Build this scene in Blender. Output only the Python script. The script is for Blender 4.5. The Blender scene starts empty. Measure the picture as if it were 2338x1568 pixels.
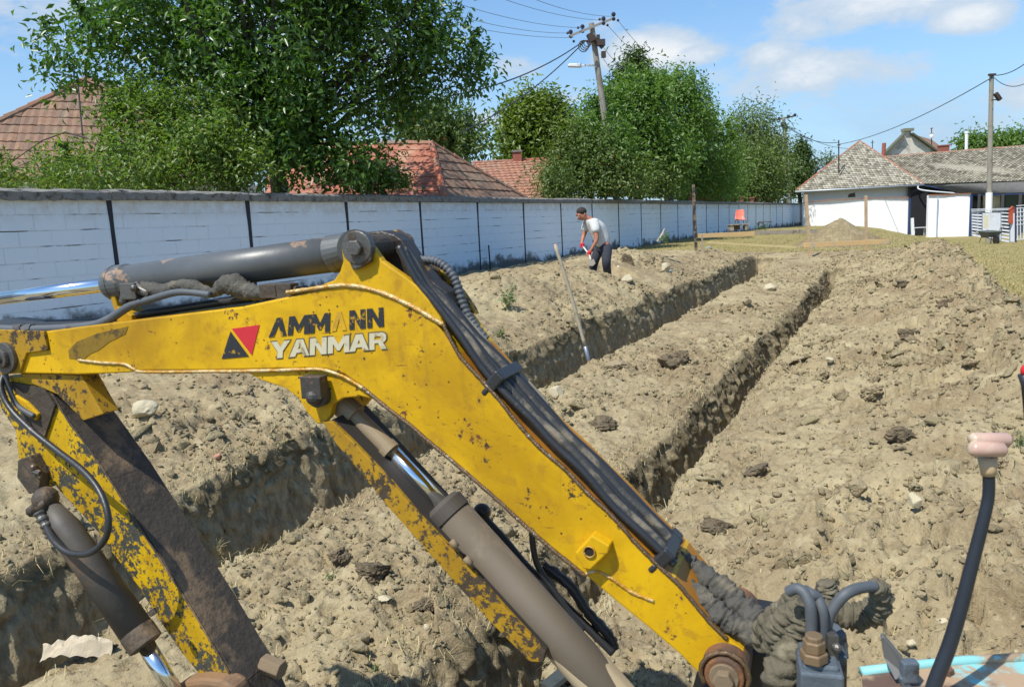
import bpy, math, random
import numpy as np
from mathutils import Vector, Matrix, Quaternion
from mathutils.bvhtree import BVHTree
random.seed(7); rng = np.random.default_rng(7)
sc = bpy.context.scene
COL = sc.collection
R = math.radians
# ------------------------------------------------------------------ camera
EYE = np.array([0., 0., 1.9])
FPX, CX, CY, HY, SL = 1753.0, 1169.0, 784.0, 518.0, 0.05
PHI = math.atan(SL); PIT = math.atan((CY-HY)*math.cos(PHI)/FPX)
cF = np.array([0, math.cos(PIT), -math.sin(PIT)])
cR0 = np.array([1., 0, 0]); cU0 = np.array([0, math.sin(PIT), math.cos(PIT)])
cR = cR0*math.cos(PHI)-cU0*math.sin(PHI); cU = cU0*math.cos(PHI)+cR0*math.sin(PHI)
cam_d = bpy.data.cameras.new('camera'); cam = bpy.data.objects.new('camera', cam_d); COL.objects.link(cam)
mw = Matrix.Identity(4)
for i in range(3):
    mw[i][0] = cR[i]; mw[i][1] = cU[i]; mw[i][2] = -cF[i]; mw[i][3] = EYE[i]
cam.matrix_world = mw
cam_d.sensor_width = 23.5; cam_d.lens = 23.5*FPX/2338.0
cam_d.clip_start = 0.05; cam_d.clip_end = 3000
cam_d.dof.use_dof = True; cam_d.dof.focus_distance = 7.0; cam_d.dof.aperture_fstop = 9.0
sc.camera = cam
# ------------------------------------------------------------------ light
SUN = np.array([-.45, -.434, 1.0]); SUN /= np.linalg.norm(SUN)
EL = math.asin(SUN[2]); AZ = math.atan2(SUN[0], SUN[1])
sd = bpy.data.lights.new('sun', 'SUN'); so = bpy.data.objects.new('sun', sd); COL.objects.link(so)
sd.energy = 4.2; sd.angle = R(.53); sd.color = (1, .955, .88)
so.rotation_euler = Vector(SUN).to_track_quat('Z', 'Y').to_euler()
so.location = (-20, -20, 40)
sc.view_settings.view_transform = 'Standard'; sc.view_settings.look = 'None'
sc.view_settings.exposure = 0.5; sc.view_settings.gamma = 1

def ray(x, y):
    return cF+cR*(x-CX)/FPX-cU*(y-CY)/FPX
def at(x, y, dep):                      # pixel of the photograph -> point at forward distance dep
    d = ray(x, y); return EYE+d*(dep/d[1])
def hitplane(x, y, p, n):
    d = ray(x, y); return EYE+d*(np.dot(p-EYE, n)/np.dot(d, n))
def unit(v):
    v = np.asarray(v, float); return v/np.linalg.norm(v)

# world: blue sky with clouds
w = bpy.data.worlds.new('World'); sc.world = w; w.use_nodes = True
nt = w.node_tree; nt.nodes.clear()
def NN(nt, typ, **kw):
    n = nt.nodes.new(typ)
    for k, v in kw.items():
        if k.startswith('i_'):
            n.inputs[k[2:].replace('_', ' ')].default_value = v
        else: setattr(n, k, v)
    return n
def mth(nt, op, a, b=None, c=None, clamp=False):
    n = nt.nodes.new('ShaderNodeMath'); n.operation = op; n.use_clamp = clamp
    for i, v in enumerate((a, b, c)):
        if v is None: continue
        if isinstance(v, (int, float)): n.inputs[i].default_value = v
        else: nt.links.new(v, n.inputs[i])
    return n.outputs[0]
def vmth(nt, op, a, b=None):
    n = nt.nodes.new('ShaderNodeVectorMath'); n.operation = op
    for i, v in enumerate((a, b)):
        if v is None: continue
        if isinstance(v, (tuple, list)): n.inputs[i].default_value = v
        else: nt.links.new(v, n.inputs[i])
    return n
def mixc(nt, fac, a, b, blend='MIX'):
    n = nt.nodes.new('ShaderNodeMix'); n.data_type = 'RGBA'; n.blend_type = blend
    for i, v in ((0, fac), (6, a), (7, b)):
        if isinstance(v, (int, float)): n.inputs[i].default_value = v
        elif isinstance(v, tuple): n.inputs[i].default_value = (*v[:3], 1)
        else: nt.links.new(v, n.inputs[i])
    return n.outputs[2]
def ramp(nt, fac, lo, hi, smooth=True):
    n = nt.nodes.new('ShaderNodeMapRange'); n.interpolation_type = 'SMOOTHSTEP' if smooth else 'LINEAR'
    nt.links.new(fac, n.inputs[0]); n.inputs[1].default_value = lo; n.inputs[2].default_value = hi
    return n.outputs[0]
def noise(nt, vec, scale, detail=4, rough=.55, dist=0):
    n = nt.nodes.new('ShaderNodeTexNoise'); n.inputs['Scale'].default_value = scale
    n.inputs['Detail'].default_value = detail; n.inputs['Roughness'].default_value = rough
    n.inputs['Distortion'].default_value = dist
    if vec is not None: nt.links.new(vec, n.inputs['Vector'])
    return n.outputs['Fac']
sky = NN(nt, 'ShaderNodeTexSky', sky_type='NISHITA', sun_disc=False)
sky.sun_elevation = EL; sky.sun_rotation = AZ; sky.air_density = 1.0; sky.dust_density = .6; sky.ozone_density = 2.0
tc = NN(nt, 'ShaderNodeTexCoord')
vec = vmth(nt, 'NORMALIZE', tc.outputs['Generated']).outputs[0]
# cloud banks given by direction and angular size
st = vmth(nt, 'MULTIPLY', vec, (1, 1, 2.2)).outputs[0]
n1 = noise(nt, st, 5.5, 9, .6, .25); n2 = noise(nt, st, 17, 8, .62, .35)
blobs = [((1490, 118), .075, .030, 1.0), ((1570, 125), .05, .018, .8), ((1430, 130), .05, .026, .9), ((1760, 128), .055, .02, .55), ((1890, 160), .13, .028, .72), ((2020, 150), .09, .03, .62),
         ((2080, -10), .17, .04, .75), ((2210, 40), .055, .026, .8), ((1180, 145), .05, .02, .5), ((1100, 275), .07, .018, .6), ((2333, 215), .04, .02, .55),
         ((60, 20), .09, .09, .5), ((-100, -120), .3, .12, .6), ((620, 60), .2, .12, .42), ((1650, 210), .3, .06, .42), ((2300, 330), .2, .04, .3), ((1380, 75), .05, .02, .42)]
tot = None
for (px, py), a, b, k in blobs:
    c = unit(ray(px, py)); rgt = unit(np.cross(c, (0, 0, 1))); upv = np.cross(rgt, c)
    dx = vmth(nt, 'DOT_PRODUCT', vec, tuple(rgt/a)).outputs['Value']
    dy = vmth(nt, 'DOT_PRODUCT', vec, tuple(upv/b)).outputs['Value']
    # centre the vertical coordinate on the bank
    d2 = mth(nt, 'ADD', mth(nt, 'MULTIPLY', dx, dx), mth(nt, 'MULTIPLY', dy, dy))
    fw = mth(nt, 'GREATER_THAN', vmth(nt, 'DOT_PRODUCT', vec, tuple(c)).outputs['Value'], 0)
    g = mth(nt, 'MULTIPLY', mth(nt, 'POWER', 2.718, mth(nt, 'MULTIPLY', d2, -1.0)), k)
    g = mth(nt, 'MULTIPLY', g, fw)
    tot = g if tot is None else mth(nt, 'MAXIMUM', tot, g)
nm = mth(nt, 'ADD', mth(nt, 'MULTIPLY', n1, .55), mth(nt, 'MULTIPLY', n2, .45))
m = mth(nt, 'ADD', tot, mth(nt, 'MULTIPLY', mth(nt, 'SUBTRACT', nm, .5), 1.9))
dens = ramp(nt, m, .25, .56)
hz = mth(nt, 'MULTIPLY', ramp(nt, noise(nt, st, 2.6, 6, .6, .4), .36, .68), .42)
el = vmth(nt, 'DOT_PRODUCT', vec, (0, 0, 1)).outputs['Value']
lowh = mth(nt, 'SUBTRACT', 1.0, ramp(nt, el, .02, .32))
soft = mth(nt, 'MULTIPLY', mth(nt, 'ADD', hz, .5), lowh, clamp=True)
core = ramp(nt, m, .48, 1.0)
skyc = mixc(nt, 1.0, sky.outputs[0], (.74, .92, 1.02), 'MULTIPLY')
c0 = mixc(nt, soft, skyc, (2.3, 3.25, 4.45))
ccol = mixc(nt, core, (3.3, 3.85, 4.45), (5.5, 5.4, 5.2))
c1 = mixc(nt, mth(nt, 'MULTIPLY', dens, .82), c0, ccol)
bg = NN(nt, 'ShaderNodeBackground'); bg.inputs[1].default_value = .13
nt.links.new(c1, bg.inputs[0]); ow = NN(nt, 'ShaderNodeOutputWorld'); nt.links.new(bg.outputs[0], ow.inputs[0])

# ------------------------------------------------------------------ helpers: materials
def newmat(name):
    m = bpy.data.materials.new(name); m.use_nodes = True
    nt = m.node_tree; b = nt.nodes['Principled BSDF']; return m, nt, b
def coords(nt, kind='Object'):
    return NN(nt, 'ShaderNodeTexCoord').outputs[kind]
def bump(nt, b, h, strength=.5, dist=.01):
    n = nt.nodes.new('ShaderNodeBump'); n.inputs['Strength'].default_value = strength; n.inputs['Distance'].default_value = dist
    nt.links.new(h, n.inputs['Height']); nt.links.new(n.outputs[0], b.inputs['Normal'])
def simple(name, c, rough=.6, metal=0, var=.25, scale=8, bmp=0, bdist=.004, c2=None, thr=(.4, .62), spec=.5):
    m, nt, b = newmat(name); v = coords(nt)
    n = noise(nt, v, scale, 6, .62)
    dark = tuple(x*(1-var) for x in c); lite = tuple(min(1, x*(1+var)) for x in c)
    col = mixc(nt, n, dark, lite)
    if c2 is not None:
        n2_ = noise(nt, v, scale*.6, 9, .68, .3)
        col = mixc(nt, ramp(nt, n2_, *thr), col, c2)
    nt.links.new(col, b.inputs['Base Color'])
    b.inputs['Roughness'].default_value = rough; b.inputs['Metallic'].default_value = metal
    b.inputs['Specular IOR Level'].default_value = spec
    if bmp: bump(nt, b, noise(nt, v, scale*4, 5, .6), bmp, bdist)
    return m
MT = {}
def tinted(name, c, rough=.8, var=.5, scale=20, bmp=.4, bdist=.01, c2=None, attr='tint', patches=None):
    """material whose per-face 'tint' attribute picks between two natural colours"""
    m, nt, b = newmat(name); v = coords(nt)
    a = NN(nt, 'ShaderNodeAttribute', attribute_name=attr).outputs['Fac']
    c2 = c2 or tuple(x*(1-var) for x in c)
    col = mixc(nt, a, c, c2)
    n = noise(nt, v, scale, 6, .65)
    col = mixc(nt, mth(nt, 'MULTIPLY', ramp(nt, n, .3, .7), .5), col, tuple(x*.55 for x in c), 'MIX')
    if patches: 
        col = mixc(nt, ramp(nt, noise(nt, v, patches[1], 8, .7, .4), *patches[2]), col, patches[0])
    nt.links.new(col, b.inputs['Base Color']); b.inputs['Roughness'].default_value = rough
    b.inputs['Specular IOR Level'].default_value = .25
    if bmp: bump(nt, b, noise(nt, v, scale*2.5, 5, .6), bmp, bdist)
    return m

# ------------------------------------------------------------------ helpers: objects
ORG = {}
def tag(o, label=None, cat=None, group=None, kind=None):
    if label: o['label'] = label
    if cat: o['category'] = cat
    if group: o['group'] = group
    if kind: o['kind'] = kind
    return o
def thing(name, loc, label, cat, group=None):
    o = bpy.data.objects.new(name, None); COL.objects.link(o); o.location = tuple(loc); o.empty_display_size = .1
    ORG[o.name] = np.array(loc, float); return tag(o, label, cat, group)
def link_mesh(name, V, Fs, m, parent=None, smooth=False, bevel=0, org=None, label=None):
    V = np.asarray(V, float)
    if parent is not None: o0 = ORG[parent.name]
    elif org is not None: o0 = np.asarray(org, float)
    else:
        o0 = np.array([V[:, 0].mean(), V[:, 1].mean(), V[:, 2].min()])
    me = bpy.data.meshes.new(name); me.from_pydata([tuple(p) for p in (V-o0)], [], [tuple(int(i) for i in f) for f in Fs])
    if isinstance(m, (list, tuple)):
        for q in m: me.materials.append(q)
    else: me.materials.append(m)
    if smooth: me.polygons.foreach_set('use_smooth', [True]*len(me.polygons))
    o = bpy.data.objects.new(name, me); COL.objects.link(o); ORG[o.name] = o0
    if parent is None: o.location = tuple(o0)
    else: o.parent = parent
    if bevel:
        bm_ = o.modifiers.new('bevel', 'BEVEL'); bm_.width = bevel; bm_.segments = 2; bm_.limit_method = 'ANGLE'; bm_.angle_limit = R(35)
    if label: o['label'] = label
    return o
def big_mesh(name, V, F, m, parent=None, smooth=False, tint=None, org=(0, 0, 0)):
    """fast path for numpy arrays; F (n,k)"""
    V = np.asarray(V, np.float32); F = np.asarray(F, np.int32); k = F.shape[1]
    o0 = ORG[parent.name] if parent is not None else np.asarray(org, float)
    me = bpy.data.meshes.new(name)
    me.vertices.add(len(V)); me.vertices.foreach_set('co', (V-o0.astype(np.float32)).ravel())
    me.loops.add(F.size); me.loops.foreach_set('vertex_index', F.ravel())
    me.polygons.add(len(F)); me.polygons.foreach_set('loop_start', np.arange(0, F.size, k, dtype=np.int32))
    if smooth: me.polygons.foreach_set('use_smooth', np.ones(len(F), bool))
    me.materials.append(m)
    if tint is not None:
        a = me.attributes.new('tint', 'FLOAT', 'FACE'); a.data.foreach_set('value', np.asarray(tint, np.float32))
    me.update(calc_edges=True)
    o = bpy.data.objects.new(name, me); COL.objects.link(o); ORG[o.name] = o0
    if parent is None: o.location = tuple(o0)
    else: o.parent = parent
    return o
class MB:
    def __init__(s): s.V = []; s.F = []
    def add(s, V, F):
        n = len(s.V); s.V += [np.asarray(v, float) for v in V]; s.F += [tuple(i+n for i in f) for f in F]; return s
    def box(s, c, size, ax=None):
        ax = np.eye(3) if ax is None else np.array([unit(a) for a in ax])
        c = np.asarray(c, float); h = np.asarray(size, float)/2
        V = [c+ax[0]*h[0]*i+ax[1]*h[1]*j+ax[2]*h[2]*k for i in (-1, 1) for j in (-1, 1) for k in (-1, 1)]
        return s.add(V, [(0, 1, 3, 2), (4, 6, 7, 5), (0, 4, 5, 1), (2, 3, 7, 6), (0, 2, 6, 4), (1, 5, 7, 3)])
    def bar(s, a, b, wd, dp=None, up=(0, 0, 1)):
        a = np.asarray(a, float); b = np.asarray(b, float); dp = dp or wd; d = b-a; L = np.linalg.norm(d); d /= L
        sdv = np.cross(d, up)
        if np.linalg.norm(sdv) < 1e-4: sdv = np.cross(d, (0, 1, 0))
        sdv = unit(sdv); u2 = np.cross(sdv, d)
        return s.box((a+b)/2, (L, wd, dp), (d, sdv, u2))
    def tube(s, P, r, seg=10, cap=True, smooth=0, nz=0, nzf=20):
        P = np.asarray(P, float); r = np.broadcast_to(np.asarray(r, float), (len(P),)).copy()
        if smooth: P, r = catmull(P, r, smooth)
        n = len(P); T = np.gradient(P, axis=0); T /= np.linalg.norm(T, axis=1)[:, None]+1e-12
        a = np.array([0, 0, 1.]) if abs(T[0][2]) < .9 else np.array([1., 0, 0])
        N = unit(np.cross(T[0], a)); V = []; F = []
        for i in range(n):
            N = N-T[i]*np.dot(N, T[i]); N = unit(N); B = np.cross(T[i], N)
            for k in range(seg):
                t = 2*math.pi*k/seg; rr = r[i]
                if nz:
                    q = P[i]*nzf+np.array([k*1.3, 0, 0]); rr *= 1+nz*(math.sin(i*1.9+k*1.1)*.5+math.sin(i*.83+k*2.3+1)*.35+random.uniform(-.35, .35))
                V.append(P[i]+(N*math.cos(t)+B*math.sin(t))*rr)
        for i in range(n-1):
            for k in range(seg):
                k2 = (k+1) % seg; F.append((i*seg+k, i*seg+k2, (i+1)*seg+k2, (i+1)*seg+k))
        if cap: F.append(tuple(range(seg-1, -1, -1))); F.append(tuple((n-1)*seg+k for k in range(seg)))
        return s.add(V, F)
    def prism(s, poly, off):
        poly = [np.asarray(p, float) for p in poly]; off = np.asarray(off, float); n = len(poly)
        return s.add(poly+[p+off for p in poly], [tuple(range(n)), tuple(range(2*n-1, n-1, -1))]+[(i, i+n, (i+1) % n+n, (i+1) % n) for i in range(n)])
    def ball(s, c, r, seg=12, rings=8, ax=None):
        r = np.broadcast_to(np.asarray(r, float), (3,)); c = np.asarray(c, float); V = []; F = []
        ax = np.eye(3) if ax is None else np.array(ax)
        for i in range(rings+1):
            th = math.pi*i/rings
            for k in range(seg):
                ph = 2*math.pi*k/seg
                q = np.array([math.sin(th)*math.cos(ph), math.sin(th)*math.sin(ph), math.cos(th)])*r
                V.append(c+q@ax)
        for i in range(rings):
            for k in range(seg):
                k2 = (k+1) % seg; F.append((i*seg+k, (i+1)*seg+k, (i+1)*seg+k2, i*seg+k2))
        return s.add(V, F)
    def build(s, name, m, parent=None, **kw): return link_mesh(name, s.V, s.F, m, parent, **kw)
def catmull(P, r, k):
    P = np.asarray(P, float); n = len(P)
    Q = []; rr = []
    for i in range(n-1):
        p0 = P[max(i-1, 0)]; p1 = P[i]; p2 = P[i+1]; p3 = P[min(i+2, n-1)]
        for j in range(k):
            t = j/k
            Q.append(.5*((2*p1)+(-p0+p2)*t+(2*p0-5*p1+4*p2-p3)*t*t+(-p0+3*p1-3*p2+p3)*t**3)); rr.append(r[i]*(1-t)+r[i+1]*t)
    Q.append(P[-1]); rr.append(r[-1]); return np.array(Q), np.array(rr)
def copy_tree(o, loc=None, rz=None, parent=None):
    c = o.copy(); COL.objects.link(c)
    if parent is not None: c.parent = parent
    if loc is not None: c.location = tuple(loc)
    if rz is not None: c.rotation_euler = (0, 0, rz)
    for ch in list(o.children): copy_tree(ch, parent=c)
    return c

# ------------------------------------------------------------------ numpy noise
def _h(i, j, s=0):
    x = (i.astype(np.int64)*374761393+j.astype(np.int64)*668265263+s*1442695041) & 0xffffffff
    x = ((x ^ (x >> 13))*1274126177) & 0xffffffff
    return ((x ^ (x >> 16)) & 0xffff)/65535.0
def vnoise(x, y, s=0):
    i = np.floor(x); j = np.floor(y); fx = x-i; fy = y-j; fx = fx*fx*(3-2*fx); fy = fy*fy*(3-2*fy); i = i.astype(np.int64); j = j.astype(np.int64)
    return (_h(i, j, s)*(1-fx)+_h(i+1, j, s)*fx)*(1-fy)+(_h(i, j+1, s)*(1-fx)+_h(i+1, j+1, s)*fx)*fy
def fbm(x, y, s=0, o=4, g=.5):
    t = 0; a = 1; n = 0
    for k in range(o):
        t = t+a*(vnoise(x, y, s+k*17)-.5); n += a; a *= g; x = x*2.03+5.1; y = y*2.03+3.7
    return t/n*2
def clodn(x, y, s=0, dens=.6):
    """domes of random size scattered over cells -> lumpy height 0..1"""
    i = np.floor(x).astype(np.int64); j = np.floor(y).astype(np.int64); out = np.zeros_like(x)
    for a in (-1, 0, 1):
        for b in (-1, 0, 1):
            ii = i+a; jj = j+b
            cx = ii+_h(ii, jj, s); cy = jj+_h(ii, jj, s+1); rr = .25+.55*_h(ii, jj, s+2)**2
            on = _h(ii, jj, s+3) < dens
            q = 1-((x-cx)**2+(y-cy)**2)/rr**2
            out = np.maximum(out, np.where(on & (q > 0), rr*np.sqrt(np.clip(q, 0, 1)), 0))
    return out

def chunkn(x, y, s=0):
    """broken plates: every cell has its own height and tilt, sharp steps between them"""
    i = np.floor(x).astype(np.int64); j = np.floor(y).astype(np.int64); best = np.full_like(x, 9.); val = np.zeros_like(x)
    for a in (-1, 0, 1):
        for b in (-1, 0, 1):
            ii = i+a; jj = j+b; dx = x-(ii+_h(ii, jj, s)); dy = y-(jj+_h(ii, jj, s+1)); d = dx*dx+dy*dy
            v = _h(ii, jj, s+2)**2+dx*(_h(ii, jj, s+3)-.5)*1.6+dy*(_h(ii, jj, s+4)-.5)*1.6
            m = d < best; best = np.where(m, d, best); val = np.where(m, v, val)
    return val
# ------------------------------------------------------------------ ground: heightfield in the trench frame (u across, s along)
TA = R(27.2); TW = np.array([math.sin(TA), math.cos(TA)]); TN = np.array([TW[1], -TW[0]])
def us2xy(u, s): return u*TN[0]+s*TW[0], u*TN[1]+s*TW[1]
def xy2us(x, y): return x*TN[0]+y*TN[1], x*TW[0]+y*TW[1]
UK = np.array([-60, -14, -10.5, -9.0, -7.2, -5.6, -4.1, -3.2, -1.62, -1.12, -.2, .85, 1.5, 3.5, 8, 60.])
SK = np.array([-8, 0, 4, 8, 14, 19, 25, 32, 39, 50, 65, 73, 120])
ZT = np.array([
 [.7, .72, .72, .72, .70, .5, .2, .1, .05, .1, .1, .1, .05, 0, 0, 0],
 [.7, .72, .72, .72, .70, .5, .22, .13, .08, .15, .15, .12, .08, 0, 0, 0],
 [.7, .72, .72, .74, .75, .62, .29, .2, .12, .38, .55, .72, .16, .1, 0, 0],
 [.7, .72, .70, .75, .92, .88, .36, .27, .17, .43, .60, .92, .22, .12, .0, 0],
 [.7, .73, .72, .80, 1.03, 1.0, .44, .36, .27, .5, .68, 1.02, .32, .2, .1, .1],
 [.7, .78, .80, .90, 1.0, .95, .52, .45, .38, .6, .75, 1.02, .42, .3, .2, .15],
 [.7, .83, .85, .85, .86, .82, .66, .62, .62, .66, .66, .6, .5, .4, .3, .2],
 [.7, .90, .90, .90, .90, .85, .8, .8, .75, .72, .65, .55, .45, .3, .25, .2],
 [.7, .95, .95, .95, .93, .90, .85, .8, .7, .6, .5, .4, .3, .18, .1, 0],
 [.7, 1.0, 1.0, .95, .95, .88, .8, .72, .5, .4, .3, .15, .0, -.2, -.3, -.3],
 [.7, .90, .90, .85, .8, .75, .7, .62, .35, .2, .0, -.3, -.45, -.5, -.5, -.5],
 [.7, .80, .80, .80, .75, .72, .65, .55, .3, .1, -.2, -.56, -.56, -.56, -.55, -.5],
 [.7, .3, .2, .0, -.2, -.3, -.3, -.4, -.4, -.5, -.5, -.5, -.5, -.5, -.5, -.5]])
def base_z(u, s):
    a = np.clip(np.searchsorted(UK, u)-1, 0, len(UK)-2); b = np.clip(np.searchsorted(SK, s)-1, 0, len(SK)-2)
    fu = np.clip((u-UK[a])/(UK[a+1]-UK[a]), 0, 1); fs = np.clip((s-SK[b])/(SK[b+1]-SK[b]), 0, 1)
    fs = fs*fs*(3-2*fs)*.5+fs*.5
    z = (ZT[b, a]*(1-fu)+ZT[b, a+1]*fu)*(1-fs)+(ZT[b+1, a]*(1-fu)+ZT[b+1, a+1]*fu)*fs
    return z
def feat(u, s, z):
    def mound(uc, sc_, ru, rs, h, p=1.0):
        r = np.sqrt(((u-uc)/ru)**2+((s-sc_)/rs)**2); r = r*(1+.18*fbm(u*1.7, s*1.7, 5, 3))
        return h*np.clip(1-r, 0, 1)**p*np.clip(1-.0*r, 0, 1)
    z = z+mound(-1.95, 29.3, 1.6, 1.45, 1.0, 1.15)*.92
    z = z+mound(-5.0, 13.3, 1.2, 1.0, .22)+mound(-5.4, 10.6, 1.6, 1.1, .22)-mound(-5.55, 15.15, .62, .7, .95, .45)*.62
    z = z+mound(-6.4, 18.2, 1.6, 2.2, .2)+mound(-4.6, 7.2, 1.2, 1.5, .15)
    return z
def terrain_cols():
    def rg(a, b, d): return list(np.linspace(a, b, max(2, int(round((b-a)/d))), endpoint=False))
    cols = []      # (u, edge_id, t)
    for u in rg(-60, -14, 2.5)+rg(-14, -10.6, .3)+rg(-10.6, -7.5, .05)+rg(-7.5, -5.5, .03)+rg(-5.5, -4.16, .02): cols.append((u, 0, 0))
    for t in np.linspace(0, 1, 44): cols.append((-4.16+.17*t, 1, t))
    for u in rg(-3.97, -3.28, .05): cols.append((u, 2, 1))
    for t in np.linspace(1, 0, 30): cols.append((-3.2-.06*t, 1, t))
    for u in rg(-3.185, -1.73, .014): cols.append((u, 0, 0))
    for t in np.linspace(0, 1, 50): cols.append((-1.72+.25*t, 3, t))
    for u in rg(-1.46, -1.2, .04): cols.append((u, 4, 1))
    for t in np.linspace(1, 0, 30): cols.append((-1.13-.05*t, 3, t))
    for u in rg(-1.115, 1.3, .0135)+rg(1.3, 2.6, .025)+rg(2.6, 6, .08)+rg(6, 16, .25)+rg(16, 61, 2.5): cols.append((u, 0, 0))
    return cols
def make_ground():
    cols = terrain_cols(); U0 = np.array([c[0] for c in cols]); E = np.array([c[1] for c in cols]); Tt = np.array([c[2] for c in cols])
    ss = [-6.0]; 
    while ss[-1] < 150: 
        x = ss[-1]; ss.append(x+max(.0125, .0038*x)*(6 if x < .9 else 1) if x < 30 else x+.0038*x*(1+(x-30)*.12))
    S = np.array(ss); U, SS = np.meshgrid(U0, S)
    T = np.broadcast_to(Tt, U.shape); EE = np.broadcast_to(E, U.shape)
    endA = 1-np.clip((SS-24.3)/.35, 0, 1)+0; endA = endA*endA*(3-2*endA)
    endB = 1-np.clip((SS-20.2)/.35, 0, 1)+0; endB = endB*endB*(3-2*endB)
    # wavy trench edges: warp near the edges
    warp = np.zeros_like(U)
    for k, (ue, amp) in enumerate(((-4.09, .13), (-3.22, .09), (-1.66, .07), (-1.15, .065))):
        e = amp*(fbm(SS*1.1, SS*0+k*9.1, 31+k, 3)*.9+fbm(SS*6, SS*0+k*3.3, 41+k, 4)*.55)
        d = np.abs(U-ue); warp += e*np.exp(-(d/.16)**2)
    wall = ((EE == 1) | (EE == 3)); mid = T*(1-T)*4
    z0 = feat(U, SS, base_z(U, SS))
    inn = (EE > 0)
    A = (EE == 1) | (EE == 2)
    # lip heights
    flo = np.where(A, base_z(np.full_like(U, -3.6), SS)-.78+.06*fbm(U*3, SS*3, 77, 3), base_z(np.full_like(U, -1.35), SS)-.86+.06*fbm(U*4, SS*4, 78, 3))
    end = np.where(A, endA, endB)
    Uw = U+warp
    z = z0
    # soil roughness
    soil = soilmask(Uw, SS)
    big = .085*fbm(Uw*.9, SS*.9, 3, 4)+.05*np.abs(fbm(Uw*2.6, SS*2.6, 9, 4))
    wu = Uw+.09*fbm(Uw*5, SS*5, 2, 3); wv = SS+.09*fbm(Uw*5+9, SS*5, 4, 3)
    d1 = .035*clodn(wu*3.1, wv*3.1, 11, .22)+.028*clodn(wu*7.3, wv*7.3, 21, .28)
    d2 = .016*clodn(wu*17, wv*17, 31, .34)+.009*clodn(wu*41, wv*41, 51, .45)*(SS < 12)
    d3 = .034*fbm(Uw*7, SS*7, 61, 5, .62)+.024*np.abs(fbm(Uw*16, SS*16, 65, 3, .6))+.016*fbm(Uw*33, SS*33, 71, 3, .62)
    ck = .055*chunkn(wu*3.3, wv*2.9, 301)+.034*chunkn(wu*8, wv*7, 311)+.016*chunkn(wu*19, wv*18, 321)
    loose = np.clip(.45+1.7*fbm(Uw*.7, SS*.7, 91, 3), .02, 1.3)
    berm = np.clip(1-np.abs(Uw-.6)/1.9, 0, 1)*1.2
    lumps = .16*clodn(wu*1.25, wv*1.1, 401, .6)+.10*chunkn(wu*1.6, wv*1.5, 411)
    rr = (lumps*np.clip(berm*1.3-.35, 0, 1)+d1*(loose+berm)*.8+d2*(loose*.7+.4)+d3*(.75+.3*loose)+ck*np.clip(loose*.9+berm*.8, .05, 1.5)*.9)
    z = z+soil*(big+rr-.02)+(1-soil)*(.03*fbm(Uw*.7, SS*.7, 5, 3)+.012*fbm(Uw*6, SS*6, 6, 3))
    # crumbled lips: the rim rolls off towards the trench
    for ue, sd_, en in ((-4.1, -1, endA), (-3.2, 1, endA), (-1.70, -1, endB), (-1.13, 1, endB)):
        dd = (Uw-ue)*sd_
        z = z-np.where((~inn) & (dd > -.05) & (dd < .5), .045*np.exp(-np.clip(dd, 0, 1)/.05)*en, 0)
    lip = z.copy()
    # replace the columns inside the trenches
    for lo, hi in ((-4.17, -3.19), (-1.73, -1.12)):
        ci = np.where((U0 > lo) & (U0 < hi) & (E > 0))[0]; a, b = ci[0]-1, ci[-1]+1
        ca = (ci < (a+b)/2)
        lz = np.where(ca[None, :], lip[:, a][:, None], lip[:, b][:, None])
        e_ = end[:, ci]; lz = lz*e_+lip[:, ci]*(1-e_); z[:, ci] = lz+(flo[:, ci]-lz)*T[:, ci]*e_
    # roughness of the cut faces (pushed sideways): clods near the rim, smoother spade marks lower down
    zz = z*1.0
    fr = (.035*clodn(zz*9, SS*7, 101, .5)+.04*chunkn(zz*12, SS*9, 111)+.025*clodn(zz*19, SS*19, 115, .6))*np.clip(1.3-2.6*T, .05, 1)+.07*fbm(SS*2.2, zz*1.2, 121, 3)+.03*fbm(SS*11, zz*6, 131, 4)+.02*chunkn(SS*14, zz*11, 133)
    sgn = np.where(U < np.where(A, -3.6, -1.36), 1, -1)
    Uw = Uw+np.where(wall, fr*sgn*np.clip(T*6, 0, 1)*end, 0)
    # slight sideways jitter so nothing follows the grid
    J = soil*.02*(~inn); Uw = Uw+J*fbm(SS*14+3, Uw*14, 141, 2)
    S2 = SS+soil*.03*fbm(Uw*12+zz*9, SS*12, 151, 3)
    X, Y = us2xy(Uw, S2)
    V = np.stack([X, Y, z], -1).reshape(-1, 3); nr, nc = U.shape
    a = (np.arange(nr-1)[:, None]*nc+np.arange(nc-1)[None, :]).ravel()
    F = np.stack([a, a+1, a+1+nc, a+nc], 1)
    fresh = np.where(wall | (EE == 2) | (EE == 4), T*end, 0)
    fresh = np.maximum(fresh, .068*(np.sqrt((U+1.95)**2+(SS-29.3)**2) < 1.9))
    return V, F, soil.ravel(), fresh.ravel(), z.ravel(), loose.ravel()
def soilmask(u, s):
    e = fbm(u*.8, s*.8, 201, 4)
    far = 26.2+1.6*e-.9*np.clip(u+1, 0, 3)-.25*np.clip(-5-u, 0, 4)
    right = 1.38+.3*e+.0*s
    m = 1/(1+np.exp(np.clip((s-far)*4, -30, 30)))*1/(1+np.exp(np.clip((u-right)*7, -30, 30)))
    md = np.sqrt((u+1.95)**2+(s-29.3)**2)+.25*e
    m = np.maximum(m, 1/(1+np.exp(np.clip((md-1.6)*9, -30, 30))))
    m = np.maximum(m, .85/(1+np.exp(np.clip((u+9.4+.2*e)*8, -30, 30)))*(s < 30))
    return m
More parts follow.
